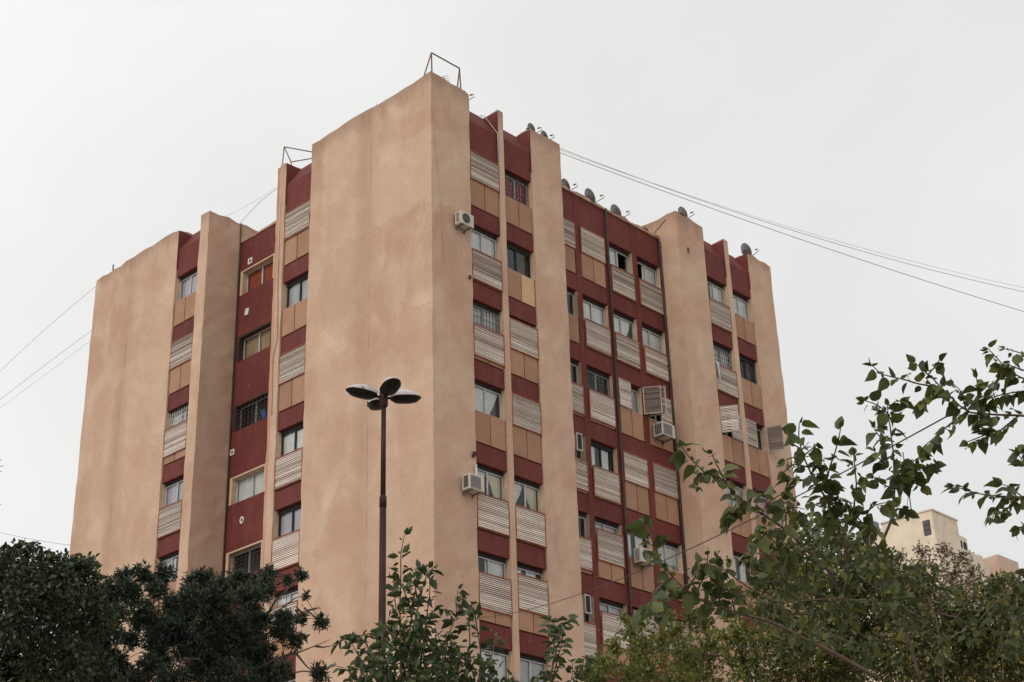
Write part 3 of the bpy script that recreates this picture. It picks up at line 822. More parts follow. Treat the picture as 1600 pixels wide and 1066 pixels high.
# ------------------------------------------------------------------ cables
for a, b, sag, r, lab in [((5.95,0.30,31.85),(55.56,-25.02,32.96),3.90,0.0085,'upper cable of the pair running right from the rooftop, ending higher'),
((6.15,0.20,31.60),(55.40,-22.97,25.97),1.50,0.0105,'lower cable of the pair running right from the rooftop'),
((5.80,0.50,31.90),(55.55,-24.85,32.36),3.40,0.0050,'faintest of the cables running right from the rooftop'),
((1.52,-0.05,13.76),(-17.42,-25.19,6.93),0.44,0.0075,'dark service cable crossing the lower facade towards the mulberry branch'),
((0.20,19.60,31.66),(-3.10,23.45,26.33),-0.20,0.0060,'thin cable descending left from the far roof corner'),
((0.60,20.20,30.04),(-3.01,23.40,25.47),-0.06,0.0060,'thin cable behind the far edge of the building, upper of a pair'),
((0.60,20.20,29.60),(-2.98,23.39,25.21),0.02,0.0040,'fainter cable behind the far edge of the building, lower of a pair'),
((1.50,12.30,31.70),(1.50,9.65,32.35),-0.18,0.0070,'roof cable stretched between the two left wings, darker one'),
((0.70,12.30,31.75),(1.50,9.66,32.46),0.10,0.0040,'roof cable stretched between the two left wings, fainter one'),
((0.50,19.90,20.64),(-2.61,23.21,21.76),0.12,0.0060,'thin cable low on the left above the dark trees')]:
    a = Vector(a); b = Vector(b)
    pts = []
    for i in range(41):
        t = i / 40
        pts.append(tuple(a.lerp(b, t) - Vector((0, 0, 4 * sag * t * (1 - t)))))
    one('cable', lab, 'cable', MB().tube(pts, r, 5), M_CABLE, 'overhead cables', True)

# ------------------------------------------------------------------ distant buildings
fx, fy, fz = (77.23,24.77,41.49)
wx, wy = (3.95,2.10)
FB = thing('distant_building', 'pale beige building with a small dark window behind the trees on the right', 'building', (fx + 6, fy + 6, 0))
rough_box('roof_house', M_FARTAN, FB, fx, fx + wx, fy, fy + 4.5, fz - 6.0, fz, .03, 1.0)
rough_box('wall', M_FARTAN, FB, fx - 1.0, fx + wx + 2.2, fy - .6, fy + 12, 0, fz - 2.6, .03, 2.0)
rough_box('roof_house', M_FARTAN, FB, fx + wx + .003, fx + wx + 1.9, fy + .35, fy + 4.2, fz - 6, fz - .95, .03, 1.0)
rough_box('roof_house', M_FARTAN, FB, fx + .3, fx + wx - .2, fy + 4.503, fy + 9, fz - 6, fz - .55, .03, 1.0)
w = MB().box(fx - .06, fx - .02, fy + .28, fy + .86, fz - 1.9, fz - .72).build('window', M_DARKFRAME, FB)
for q in range(3):
    MB().box(fx - .075, fx - .062, fy + .33, fy + .81, fz - 1.85 + q * .38, fz - 1.53 + q * .38).build('pane', M_ROOM, w)
MB().tube([(fx + .4, fy + 1.9, fz - .1), (fx + .4, fy + 1.9, fz + 5.5)], .05, 5).build('mast', M_STEEL, FB)
MB().tube([(fx + .4, fy + 1.9, fz + 2.2), (fx + .1, fy + 2.3, fz - .1)], .03, 4).build('mast_stay', M_STEEL, FB)
MB().tube([(fx + .6, fy + 5.6, fz - .6), (fx + .6, fy + 5.6, fz + .45), (fx + .6, fy + 5.6, fz + .6)], [.5, .5, .3], 12).build('water_tank', M_GREY, FB, True)
for i in range(6):
    w_ = MB().box(fx - 1.06, fx - 1.02, fy + .8 + (i % 3) * 3.4, fy + 2.0 + (i % 3) * 3.4, fz - 5.6 - (i // 3) * 2.8, fz - 4.4 - (i // 3) * 2.8).build('window', M_DARKFRAME, FB)
for q in (.9, 2.0):
    MB().tube([(fx + q, fy - .03, fz - 4.5), (fx + q, fy - .03, fz - .2)], .05, 5).build('drain_pipe', M_FARWHITE, FB)
MB().box(fx - .08, fx + wx + .08, fy - .08, fy + 4.58, fz + .003, fz + .12).build('coping', M_FARWHITE, FB)
for q in range(2):
    MB().box(fx + wx + .5 + q * .7, fx + wx + .9 + q * .7, fy + .29, fy + .346, fz - 2.1, fz - 1.4).build('window', M_DARKFRAME, FB)
px, py = fx + wx + 3.3, fy - 1.4
PBk = thing('distant_building', 'pinkish rooftop block right of the pale beige building', 'building', (px + 3, py + 3, 0))
rough_box('wall', M_FARPINK, PBk, px, px + 3.3, py, py + 5, 0, fz - 2.45, .03, 1.5)
rough_box('wall', M_FARTAN, PBk, px - 1.2, px + .0, py + .8, py + 5, 0, fz - 3.1, .03, 1.5)
px2, py2 = px + 3.9, py - 1.0
WB = thing('distant_building', 'low whitish rooftop at the right edge with a dish', 'building', (px2 + 3, py2 + 3, 0))
rough_box('wall', M_FARWHITE, WB, px2, px2 + 9, py2 - 4, py2 + 4, 0, fz - 3.7, .03, 1.5)
MB().tube([(px2 + .2, py2 + .3, fz - 3.7), (px2 + .2, py2 + .3, fz - 1.0)], .05, 5).build('mast', M_STEEL, WB)
dish('distant dish on the low whitish rooftop at the right edge', (px2 + .9, py2 - .9, fz - 3.75), 1.2, az=R(-30), el=R(25), mast=.5)

# ------------------------------------------------------------------ trees
T_SMALL = (np.array([(0, 0, 0), (.34, .5, .10), (.70, .34, .08), (1, 0, -.06), (.70, -.34, .08), (.34, -.5, .10)]), [(0, 1, 2, 3), (0, 3, 4, 5)])
T_BIG = (np.array([(0, 0, 0), (.04, .22, .03), (.22, .44, .08), (.5, .42, .07), (.78, .2, .0), (1, 0, -.10), (.78, -.2, .0), (.5, -.42, .07), (.22, -.44, .08), (.04, -.22, .03), (.22, 0, .0), (.5, 0, .01), (.78, 0, -.04)]),
         [(0, 1, 2, 10), (10, 2, 3, 11), (11, 3, 4, 12), (12, 4, 5), (0, 10, 8, 9), (10, 11, 7, 8), (11, 12, 6, 7), (12, 5, 6)])
def unit(v): return v / np.maximum(1e-9, np.linalg.norm(v, axis=-1, keepdims=True))
def frames(A, N):
    A = unit(A); N = unit(N - A * (N * A).sum(-1, keepdims=True)); Bv = np.cross(N, A); return A, Bv, N
def leaf_cloud(name, P, A, N, size, width, tmpl, mat, parent, stuff=True):
    tv, tf = tmpl
    A, Bv, N = frames(A, N)
    n = len(P); m = len(tv)
    V = P[:, None, :] + (A[:, None, :] * tv[None, :, 0:1] + Bv[:, None, :] * (tv[None, :, 1:2] * width) + N[:, None, :] * tv[None, :, 2:3]) * size[:, None, None]
    V = V.reshape(-1, 3)
    loops = np.concatenate([np.array(f) for f in tf]); cnt = np.array([len(f) for f in tf])
    L = (np.arange(n)[:, None] * m + loops[None, :]).ravel()
    tot = np.tile(cnt, n); start = np.concatenate([[0], np.cumsum(tot)[:-1]])
    me = bpy.data.meshes.new(name)
    me.vertices.add(len(V)); me.vertices.foreach_set('co', V.ravel().astype(np.float32))
    me.loops.add(len(L)); me.loops.foreach_set('vertex_index', L.astype(np.int32))
    me.polygons.add(len(tot)); me.polygons.foreach_set('loop_start', start.astype(np.int32)); me.polygons.foreach_set('loop_total', tot.astype(np.int32))
    me.update(calc_edges=True); me.validate()
    me.materials.append(mat)
    o = bpy.data.objects.new(name, me)
    if stuff: o['kind'] = 'stuff'
    return put(o, parent)
def rand_dir(n): return unit(rng.normal(size=(n, 3)))
def clump_leaves(clumps, dens, size, tuft=0, droop=0.3, shell=0.5):
    """positions, axes and normals of leaves grouped on twig tips inside every clump"""
    PP = []; AA = []
    for x, y, z, r in clumps:
        n = int(dens * r * r)
        if tuft:
            k = max(3, n // tuft)
            d = rand_dir(k); rr = r * rng.random(k) ** shell
            tips = np.array([x, y, z]) + d * rr[:, None] * np.array([1, 1, .92])
            o = unit(d + np.array([0, 0, .35]) + rng.normal(size=(k, 3)) * .35)
            tp = np.repeat(tips, tuft, 0); oo = np.repeat(o, tuft, 0)
            ax = unit(oo * .75 + rand_dir(len(tp)) * .9)
            PP.append(tp - oo * (rng.random(len(tp)) * size * 1.6)[:, None]); AA.append(ax)
        else:
            d = rand_dir(n); rr = r * rng.random(n) ** shell
            PP.append(np.array([x, y, z]) + d * rr[:, None]); AA.append(unit(d * .6 + rand_dir(n) * .8 + np.array([0, 0, -droop])))
    return np.concatenate(PP), np.concatenate(AA)
def limb_mesh(mb, a, b, r0, r1, wob=.12, n=6, sides=6):
    a = Vector(a); b = Vector(b); L = (b - a).length
    off = Vector((random.uniform(-1, 1), random.uniform(-1, 1), random.uniform(-.2, .6))) * L * wob
    pts = []; rr = []
    for i in range(n + 1):
        t = i / n
        pts.append(tuple(a.lerp(b, t) + off * math.sin(math.pi * t) + Vector((random.uniform(-1, 1), random.uniform(-1, 1), random.uniform(-1, 1))) * L * .012)); rr.append(r0 + (r1 - r0) * t)
    mb.tube(pts, rr, sides)
def branching(mb, fork, clumps, r0):
    # every clump hangs on the nearest limb that is already there, so limbs fork like a tree's
    f = np.array(fork); nodes = [(f, r0)]
    for c in sorted(clumps, key=lambda c: np.linalg.norm(np.array(c[:3]) - f)):
        p = np.array(c[:3]); dp = np.linalg.norm(p - f)
        best = min(nodes, key=lambda n: np.linalg.norm(n[0] - p) + .35 * np.linalg.norm(n[0] - f) + (9 if np.linalg.norm(n[0] - f) > dp else 0))
        r = max(.006, best[1] * .72)
        limb_mesh(mb, tuple(best[0]), tuple(p), best[1] * .85, r * .8, .1)
        nodes.append((p, r))
def clump_tree(name, label, clumps, base, fork, r0, dens, size, width, mat, tuft=0, droop=.3, tmpl=T_SMALL, group='trees in front of the building', shell=.5, twigs=(), limbr=.035):
    o = thing(name, label, 'tree', (base[0], base[1], 0), group)
    tr = MB(); limb_mesh(tr, (base[0], base[1], -.1), fork, r0, r0 * .55, .05, 8, 10)
    tr.build('trunk', M_BARK, o, True)
    mb = MB()
    branching(mb, fork, clumps, limbr)
    for c in clumps:
        for q in range(3):
            d = rand_dir(1)[0] * c[3] * .9
            limb_mesh(mb, (c[0] - d[0] * .3, c[1] - d[1] * .3, c[2] - c[3] * .5), (c[0] + d[0], c[1] + d[1], c[2] + d[2]), .006, .002, .1, 3, 4)
    for t in twigs:
        mb.tube(t, [.022 * (1 - .8 * i / (len(t) - 1)) for i in range(len(t))], 5)
    mb.build('limbs', M_BARK, o, True)
    P, A = clump_leaves(clumps, dens, size, tuft, droop, shell)
    S = size * rng.uniform(.6, 1.25, len(P))
    N = unit(rand_dir(len(P)) + np.array([0, 0, .8]))
    leaf_cloud('foliage', P, A, N, S, width, tmpl, mat, o)
    return o
CL_BROAD = [(-18.53,-10.65,8.64,0.21),(-18.30,-10.77,8.56,0.19),(-18.89,-11.11,8.22,0.28),(-18.80,-11.68,8.01,0.35),(-18.79,-12.22,8.09,0.24),(-18.29,-11.75,8.35,0.22),(-18.10,-11.80,8.22,0.28),(-18.73,-12.28,7.76,0.36),(-19.13,-12.05,7.47,0.45),(-17.62,-10.71,7.90,0.49),(-18.56,-10.98,7.18,0.52),(-18.46,-12.00,6.91,0.50),(-17.87,-11.88,7.70,0.32),(-18.80,-10.12,8.23,0.59),(-18.95,-10.22,7.44,0.68),(-17.46,-11.17,7.04,0.43),(-18.83,-11.42,8.59,0.12),(-18.49,-11.38,8.58,0.10),(-17.75,-11.39,8.62,0.12),(-18.78,-12.21,8.28,0.08),(-18.77,-11.09,8.69,0.10),(-18.30,-12.00,8.36,0.09),(-18.25,-10.63,8.93,0.08),(-19.36,-11.88,8.27,0.13),(-18.54,-10.93,6.49,0.66),(-17.61,-11.02,6.51,0.67),(-19.54,-11.42,6.34,0.63)]
CL_DARK = [(-15.36,-8.54,9.58,0.21),(-15.16,-8.74,9.61,0.20),(-16.48,-10.53,8.64,0.26),(-15.10,-9.30,9.48,0.20),(-16.19,-10.78,8.67,0.20),(-14.99,-10.01,9.21,0.21),(-14.97,-10.24,9.27,0.17),(-15.45,-10.64,8.71,0.29),(-14.91,-10.64,9.06,0.21),(-13.92,-9.81,9.49,0.24),(-14.97,-10.62,8.78,0.31),(-14.83,-11.26,8.69,0.31),(-13.72,-10.31,9.52,0.20),(-14.17,-10.79,9.08,0.26),(-13.14,-10.44,9.61,0.14),(-14.21,-11.46,9.08,0.11),(-14.09,-11.27,8.51,0.21),(-13.12,-10.45,8.87,0.16),(-13.83,-10.86,8.44,0.23),(-13.65,-11.00,8.28,0.19),(-13.78,-11.80,8.39,0.14),(-14.34,-12.08,8.65,0.07),(-12.66,-10.38,8.02,0.21),(-16.62,-10.24,8.68,0.25),(-15.60,-8.55,8.86,0.35),(-15.80,-9.89,8.53,0.32),(-14.45,-8.97,8.91,0.40),(-14.81,-10.47,8.45,0.42),(-13.55,-9.66,8.82,0.38),(-16.05,-9.15,8.15,0.43),(-15.86,-10.25,7.66,0.25),(-14.61,-9.52,8.32,0.37),(-14.45,-9.85,7.96,0.45),(-13.86,-10.25,8.14,0.39),(-14.46,-10.52,8.24,0.44),(-14.27,-11.45,7.63,0.21),(-15.74,-9.09,7.80,0.36),(-15.76,-10.73,7.39,0.30),(-13.67,-10.37,7.78,0.32),(-16.16,-8.84,7.78,0.43),(-14.65,-10.66,7.47,0.52),(-15.31,-8.87,7.29,0.54),(-15.37,-10.73,6.86,0.61),(-14.29,-10.88,6.98,0.52),(-15.34,-8.86,8.43,0.22),(-15.81,-9.85,7.50,0.27),(-15.09,-9.28,8.55,0.28),(-15.26,-9.48,8.21,0.24),(-14.69,-8.84,8.17,0.22),(-15.60,-8.10,9.31,0.27),(-14.90,-9.38,8.56,0.30),(-14.34,-9.50,9.29,0.20),(-15.76,-10.59,8.61,0.21),(-13.84,-10.17,9.45,0.15),(-15.07,-8.88,9.51,0.13),(-14.25,-10.88,8.57,0.21)]
TW_DARK = [[(-14.16,-10.62,8.38),(-13.94,-10.80,8.91),(-13.74,-10.95,9.18),(-13.62,-11.05,9.35)],[(-14.12,-10.65,8.43),(-13.89,-10.83,8.75),(-13.69,-10.99,8.97),(-13.55,-11.10,9.03)],[(-14.12,-10.66,8.27),(-13.84,-10.87,8.54),(-13.53,-11.12,8.76),(-13.35,-11.26,8.81)],[(-14.14,-10.64,7.81),(-13.91,-10.82,7.96),(-13.63,-11.04,8.07),(-13.42,-11.21,8.18),(-13.23,-11.36,8.29)],[(-13.42,-11.21,8.18),(-13.32,-11.29,8.16),(-13.18,-11.40,8.19)],[(-13.66,-11.02,8.07),(-13.52,-11.12,7.86),(-13.43,-11.20,7.76)],[(-14.12,-10.66,8.17),(-13.92,-10.81,8.54),(-13.81,-10.90,8.70)],[(-13.57,-11.09,8.81),(-13.45,-11.19,8.68),(-13.34,-11.27,8.58)],[(-15.15,-9.91,7.63),(-15.09,-9.95,7.94),(-15.20,-9.88,8.17)],[(-15.08,-9.96,7.94),(-14.88,-10.10,7.95),(-14.75,-10.19,7.80)],[(-13.53,-11.12,8.76),(-13.37,-11.25,8.83)]]
EDGE = [[(-19.23,-10.97,7.96),(-19.54,-10.81,8.75),(-19.56,-10.80,9.68),(-19.31,-10.93,9.80),(-19.07,-11.05,9.87)],[(-19.56,-10.80,9.68),(-19.27,-10.95,9.85),(-19.11,-11.03,9.96)],[(-19.56,-10.80,9.68),(-19.30,-10.93,9.75),(-19.09,-11.04,9.78)],[(-19.54,-10.81,8.75),(-19.51,-10.83,9.13),(-19.21,-10.98,9.24),(-19.05,-11.06,9.29)]]
CL_SAP = [(-19.01,-18.93,5.48,0.22),(-18.12,-18.52,5.74,0.28),(-18.13,-19.11,5.59,0.26),(-17.94,-19.30,5.55,0.19),(-18.12,-18.34,6.05,0.18),(-18.69,-19.24,5.96,0.13),(-18.52,-18.66,5.48,0.27),(-18.44,-19.25,5.35,0.30),(-18.44,-19.06,5.81,0.16),(-18.49,-18.13,5.58,0.14),(-17.83,-19.56,5.40,0.13),(-18.34,-18.32,6.05,0.11)]
SAP = [[(-18.43,-18.74,5.21),(-18.48,-18.76,6.14),(-18.61,-18.92,6.46),(-18.68,-18.99,6.67),(-18.70,-19.08,6.88)],
[(-18.35,-18.77,5.22),(-18.27,-18.69,6.05),(-18.25,-18.74,6.39),(-18.11,-18.67,6.74)],
[(-18.30,-18.81,5.22),(-18.35,-19.02,6.00),(-18.28,-19.01,6.33),(-18.39,-19.11,6.57)],
[(-18.15,-19.03,5.20),(-18.06,-19.03,5.88),(-17.89,-19.00,6.19),(-17.86,-19.01,6.47)],
[(-18.58,-18.63,5.21),(-18.85,-18.69,5.75),(-19.04,-18.71,5.85),(-19.41,-18.89,5.66)],
[(-18.48,-18.73,5.21),(-18.58,-18.58,5.75),(-18.50,-18.57,6.07),(-18.48,-18.61,6.14)],
[(-18.01,-19.17,5.20),(-17.90,-19.21,5.81),(-17.93,-19.24,6.13),(-17.89,-19.15,6.33)],
[(-18.82,-18.51,5.20),(-18.71,-18.23,5.63),(-18.77,-18.09,5.68)],
[(-18.13,-19.11,5.19),(-17.93,-18.82,5.88),(-17.78,-18.57,6.13)],
[(-17.96,-19.36,5.17),(-18.04,-19.51,5.65),(-18.14,-19.53,6.03),(-18.40,-19.77,6.04)],
[(-18.42,-18.85,5.79),(-18.56,-18.65,5.98),(-18.63,-18.44,5.97),(-18.57,-18.24,6.00)],
[(-18.43,-18.76,5.87),(-18.50,-18.72,6.21),(-18.54,-18.73,6.51)],
[(-18.28,-18.80,5.96),(-18.30,-18.99,6.12),(-18.12,-19.02,6.22),(-18.11,-19.16,6.12)],
[(-18.41,-18.84,5.86),(-18.47,-19.04,6.15),(-18.40,-19.07,6.50),(-18.52,-19.31,6.50)],
[(-18.65,-18.71,5.32),(-18.99,-18.70,5.63),(-19.16,-18.80,5.71)],
[(-18.66,-18.53,5.22),(-18.70,-18.48,5.55),(-18.66,-18.62,5.76)],
[(-18.28,-18.88,5.21),(-18.38,-18.95,5.64),(-18.55,-19.27,5.75)],
[(-18.12,-19.10,5.26),(-17.79,-18.96,5.74),(-17.75,-18.78,5.99)],
[(-18.51,-18.70,5.34),(-18.38,-18.81,5.67),(-18.18,-18.69,6.03)],
[(-17.94,-19.25,5.26),(-17.64,-19.26,5.70),(-17.35,-19.07,6.05)],
[(-18.34,-18.76,5.29),(-18.60,-18.76,5.58),(-18.79,-18.72,5.62)],
[(-18.26,-19.05,5.25),(-18.44,-18.96,5.43),(-18.56,-18.99,5.67)],
[(-18.38,-18.81,6.15),(-18.55,-19.09,6.36),(-18.84,-19.35,6.39)],
[(-18.31,-18.77,6.17),(-18.65,-19.00,6.33),(-18.84,-19.08,6.38)]]
SAP2 = [[(-16.30,-18.85,5.35),(-16.17,-18.78,5.82),(-16.03,-18.71,6.22),(-15.98,-18.72,6.42),(-15.92,-18.60,6.60)],
[(-16.19,-18.88,6.23),(-16.00,-18.84,6.46),(-15.75,-18.76,6.62)],
[(-16.21,-18.84,5.80),(-16.24,-18.98,6.06),(-16.37,-19.16,6.18)],
[(-16.24,-18.90,6.15),(-16.25,-18.84,6.34),(-16.20,-18.83,6.45)],
[(-16.27,-18.87,5.71),(-16.23,-18.73,5.92),(-16.21,-18.58,5.86)],
[(-16.16,-18.92,5.43),(-16.11,-19.02,5.74),(-16.15,-19.10,5.87),(-16.18,-19.11,5.93)],
[(-16.13,-19.00,5.49),(-16.11,-19.15,5.83),(-16.22,-19.32,5.91),(-16.31,-19.43,5.91)],
[(-16.45,-18.61,5.44),(-16.44,-18.52,5.75),(-16.49,-18.47,5.86)],
[(-16.20,-18.84,5.94),(-16.25,-18.98,6.20),(-16.25,-19.06,6.30)]]
MUL = [[(-19.75,-25.02,4.10),(-19.98,-24.81,4.29),(-20.18,-24.66,4.41),(-20.36,-24.56,4.50),(-20.54,-24.44,4.54),(-20.74,-24.32,4.61),(-20.88,-24.29,4.66),(-21.00,-24.27,4.74),(-21.11,-24.28,4.81),(-21.22,-24.27,4.85)],
[(-21.06,-24.32,4.72),(-21.20,-24.30,4.63),(-21.34,-24.29,4.44)],
[(-20.96,-24.28,4.70),(-21.10,-24.27,4.55),(-21.21,-24.29,4.43)],
[(-20.85,-24.27,4.67),(-20.81,-24.31,4.75),(-20.79,-24.35,4.87)],
[(-20.70,-24.30,4.62),(-20.66,-24.35,4.78),(-20.63,-24.39,4.93)],
[(-20.74,-24.25,4.66),(-20.77,-24.37,4.77),(-20.83,-24.46,4.89)],
[(-20.57,-24.31,4.58),(-20.58,-24.38,4.74),(-20.62,-24.40,4.86)],
[(-21.10,-24.27,4.81),(-21.17,-24.26,4.94),(-21.23,-24.26,5.07)],
[(-20.41,-24.35,4.58),(-20.51,-24.39,4.68),(-20.62,-24.41,4.77)],
[(-19.44,-24.57,5.00),(-19.69,-24.38,5.34),(-19.88,-24.30,5.45),(-20.08,-24.20,5.58),(-20.20,-24.23,5.63),(-20.32,-24.26,5.65),(-20.47,-24.23,5.65),(-20.62,-24.22,5.73),(-20.74,-24.24,5.78)],
[(-20.40,-24.37,5.53),(-20.48,-24.35,5.69),(-20.54,-24.36,5.74)],
[(-20.11,-24.45,5.36),(-20.29,-24.44,5.38),(-20.48,-24.43,5.29)],
[(-20.11,-24.45,5.36),(-20.06,-24.52,5.46),(-20.00,-24.61,5.51)],
[(-20.29,-24.35,5.48),(-20.35,-24.45,5.36),(-20.50,-24.41,5.22)],
[(-20.57,-24.30,5.60),(-20.63,-24.31,5.55),(-20.69,-24.31,5.46)],
[(-20.16,-24.38,5.43),(-20.17,-24.45,5.52),(-20.16,-24.56,5.50)],
[(-19.85,-24.48,5.28),(-20.01,-24.42,5.26),(-20.15,-24.39,5.13)],
[(-19.85,-24.48,5.28),(-19.93,-24.54,5.39),(-20.02,-24.58,5.46)],
[(-19.28,-24.64,5.11),(-19.43,-24.63,5.49),(-19.57,-24.63,5.65),(-19.70,-24.63,5.77),(-19.83,-24.66,5.94),(-19.92,-24.74,6.04)],
[(-19.82,-24.71,5.72),(-19.92,-24.65,5.74),(-20.01,-24.60,5.66)],
[(-19.82,-24.71,5.72),(-19.73,-24.76,5.79),(-19.68,-24.74,5.77)],
[(-19.93,-24.72,5.84),(-19.97,-24.66,5.90),(-19.97,-24.66,5.96)],
[(-19.83,-24.69,5.82),(-19.84,-24.78,5.85),(-19.87,-24.83,5.84)],
[(-19.62,-24.66,5.62),(-19.62,-24.75,5.68),(-19.67,-24.77,5.72)],
[(-19.92,-24.74,5.81),(-19.96,-24.68,5.77),(-19.99,-24.62,5.76)],
[(-19.72,-24.68,5.68),(-19.86,-24.65,5.62),(-19.98,-24.65,5.61)],
[(-18.91,-24.88,4.22),(-19.01,-24.85,4.74),(-19.08,-24.85,4.97),(-19.17,-24.83,5.20),(-19.27,-24.79,5.39),(-19.36,-24.76,5.46),(-19.45,-24.74,5.50)],
[(-19.08,-24.78,5.23),(-19.00,-24.89,5.46),(-18.96,-24.91,5.69),(-18.93,-24.94,5.98),(-18.91,-24.93,6.27),(-18.89,-24.92,6.43)],
[(-18.89,-24.93,6.33),(-18.96,-24.90,6.40),(-19.06,-24.82,6.45)],
[(-18.89,-24.92,6.39),(-18.86,-24.98,6.45),(-18.84,-25.01,6.45)],
[(-18.89,-24.93,6.11),(-18.98,-24.87,6.14),(-19.04,-24.86,6.21)],
[(-18.89,-24.92,6.00),(-19.03,-24.87,5.93),(-19.14,-24.89,5.98)],
[(-18.90,-24.90,5.85),(-18.76,-24.96,5.95),(-18.62,-25.01,6.04)],
[(-18.90,-24.90,5.85),(-18.74,-25.00,5.89),(-18.58,-25.09,5.96)],
[(-18.91,-24.89,5.75),(-18.75,-24.97,5.84),(-18.63,-24.98,5.79)],
[(-18.91,-24.89,5.72),(-19.00,-24.82,5.77),(-19.06,-24.81,5.81)],
[(-18.89,-24.91,5.96),(-18.82,-24.94,5.96),(-18.74,-25.00,5.84)],
[(-18.93,-24.86,5.54),(-18.85,-24.90,5.58),(-18.79,-24.89,5.54)],
[(-19.30,-24.81,5.38),(-19.26,-24.86,5.51),(-19.21,-24.97,5.52)],
[(-19.32,-24.77,5.43),(-19.39,-24.75,5.56),(-19.47,-24.72,5.56)],
[(-19.42,-24.80,5.44),(-19.39,-24.84,5.64),(-19.39,-24.85,5.79),(-19.39,-24.85,5.89)],
[(-19.30,-24.81,5.38),(-19.45,-24.74,5.40),(-19.59,-24.71,5.35)],
[(-19.49,-24.67,5.51),(-19.53,-24.67,5.70),(-19.50,-24.78,5.94),(-19.51,-24.84,6.09)],
[(-17.88,-25.88,6.29),(-18.05,-25.61,6.36),(-18.19,-25.42,6.39),(-18.31,-25.29,6.42),(-18.42,-25.18,6.63),(-18.51,-25.12,6.75),(-18.59,-25.06,6.85)],
[(-18.42,-25.18,6.63),(-18.51,-25.05,6.68),(-18.60,-24.93,6.74),(-18.70,-24.81,6.78),(-18.75,-24.76,6.87)],
[(-18.41,-25.21,6.60),(-18.51,-25.11,6.56),(-18.59,-25.06,6.49)],
[(-18.55,-25.14,6.73),(-18.52,-25.20,6.79),(-18.50,-25.23,6.84)],
[(-18.26,-25.27,6.44),(-18.21,-25.38,6.58),(-18.21,-25.38,6.72)],
[(-18.22,-25.36,6.42),(-18.12,-25.45,6.61),(-18.05,-25.49,6.73)],
[(-18.35,-25.32,6.40),(-18.36,-25.30,6.59),(-18.38,-25.26,6.65)],
[(-17.84,-25.71,6.67),(-17.98,-25.57,6.76),(-18.08,-25.51,6.92),(-18.15,-25.50,6.96)],
[(-17.83,-25.75,6.89),(-17.93,-25.64,6.95),(-18.02,-25.57,6.98)],
[(-17.85,-25.71,6.61),(-18.04,-25.52,6.59),(-18.19,-25.42,6.52)],
[(-17.87,-25.64,6.80),(-18.01,-25.58,6.83),(-18.13,-25.55,6.80)],
[(-18.01,-25.59,6.38),(-18.10,-25.50,6.27),(-18.19,-25.43,6.23),(-18.27,-25.37,6.19),(-18.37,-25.29,6.14)],
[(-18.19,-25.43,6.23),(-18.25,-25.40,6.24),(-18.32,-25.38,6.24)],
[(-18.35,-25.32,6.40),(-18.45,-25.18,6.29),(-18.55,-25.07,6.16),(-18.61,-25.02,6.11)],
[(-18.19,-25.42,6.39),(-18.26,-25.39,6.34),(-18.32,-25.39,6.30)],
[(-17.93,-25.78,5.64),(-18.11,-25.55,5.67),(-18.25,-25.41,5.68),(-18.40,-25.28,5.71),(-18.53,-25.19,5.76)],
[(-18.19,-25.43,5.69),(-18.27,-25.38,5.58),(-18.33,-25.37,5.49)],
[(-18.04,-25.52,5.69),(-18.12,-25.47,5.77),(-18.19,-25.43,5.79)],
[(-17.95,-25.72,5.86),(-18.06,-25.60,5.92),(-18.12,-25.58,6.01)],
[(-17.98,-25.65,5.40),(-18.09,-25.53,5.47),(-18.16,-25.49,5.42)],
[(-18.15,-25.52,5.66),(-18.23,-25.46,5.57),(-18.29,-25.45,5.53)],
[(-17.93,-25.76,6.07),(-18.04,-25.63,6.13),(-18.10,-25.61,6.07)]]
CL_MUL = [(-19.12,-23.83,5.58,0.11),(-19.46,-23.92,5.30,0.11),(-19.91,-24.45,5.12,0.13),(-18.07,-23.53,5.92,0.14),(-19.72,-24.51,5.07,0.14),(-18.31,-23.93,5.76,0.12),(-19.03,-24.27,5.25,0.15),(-18.76,-24.36,5.44,0.10),(-18.36,-24.12,5.32,0.11),(-19.75,-25.13,4.89,0.10),(-19.05,-23.92,5.17,0.12),(-19.26,-23.76,5.20,0.08),(-19.41,-23.67,5.06,0.07),(-20.37,-24.25,4.93,0.07),(-20.45,-24.08,4.98,0.07),(-18.95,-24.08,5.05,0.12),(-18.91,-24.32,4.91,0.13),(-19.38,-24.16,4.80,0.09),(-19.52,-25.01,4.68,0.11),(-18.86,-24.88,5.04,0.08),(-18.15,-24.50,4.95,0.12),(-18.19,-23.68,4.96,0.14),(-18.16,-24.00,4.79,0.14),(-20.17,-24.52,4.67,0.07),(-18.85,-25.05,4.47,0.11),(-18.38,-25.09,4.68,0.11),(-17.53,-24.92,5.09,0.10),(-18.04,-25.35,5.07,0.08),(-17.53,-24.98,4.75,0.14),(-17.99,-24.72,5.09,0.07),(-19.63,-25.05,5.18,0.07),(-17.90,-23.35,6.18,0.11),(-18.75,-24.07,5.85,0.09),(-18.57,-24.14,5.84,0.08),(-18.85,-25.49,4.87,0.04),(-17.24,-24.98,5.02,0.12)]
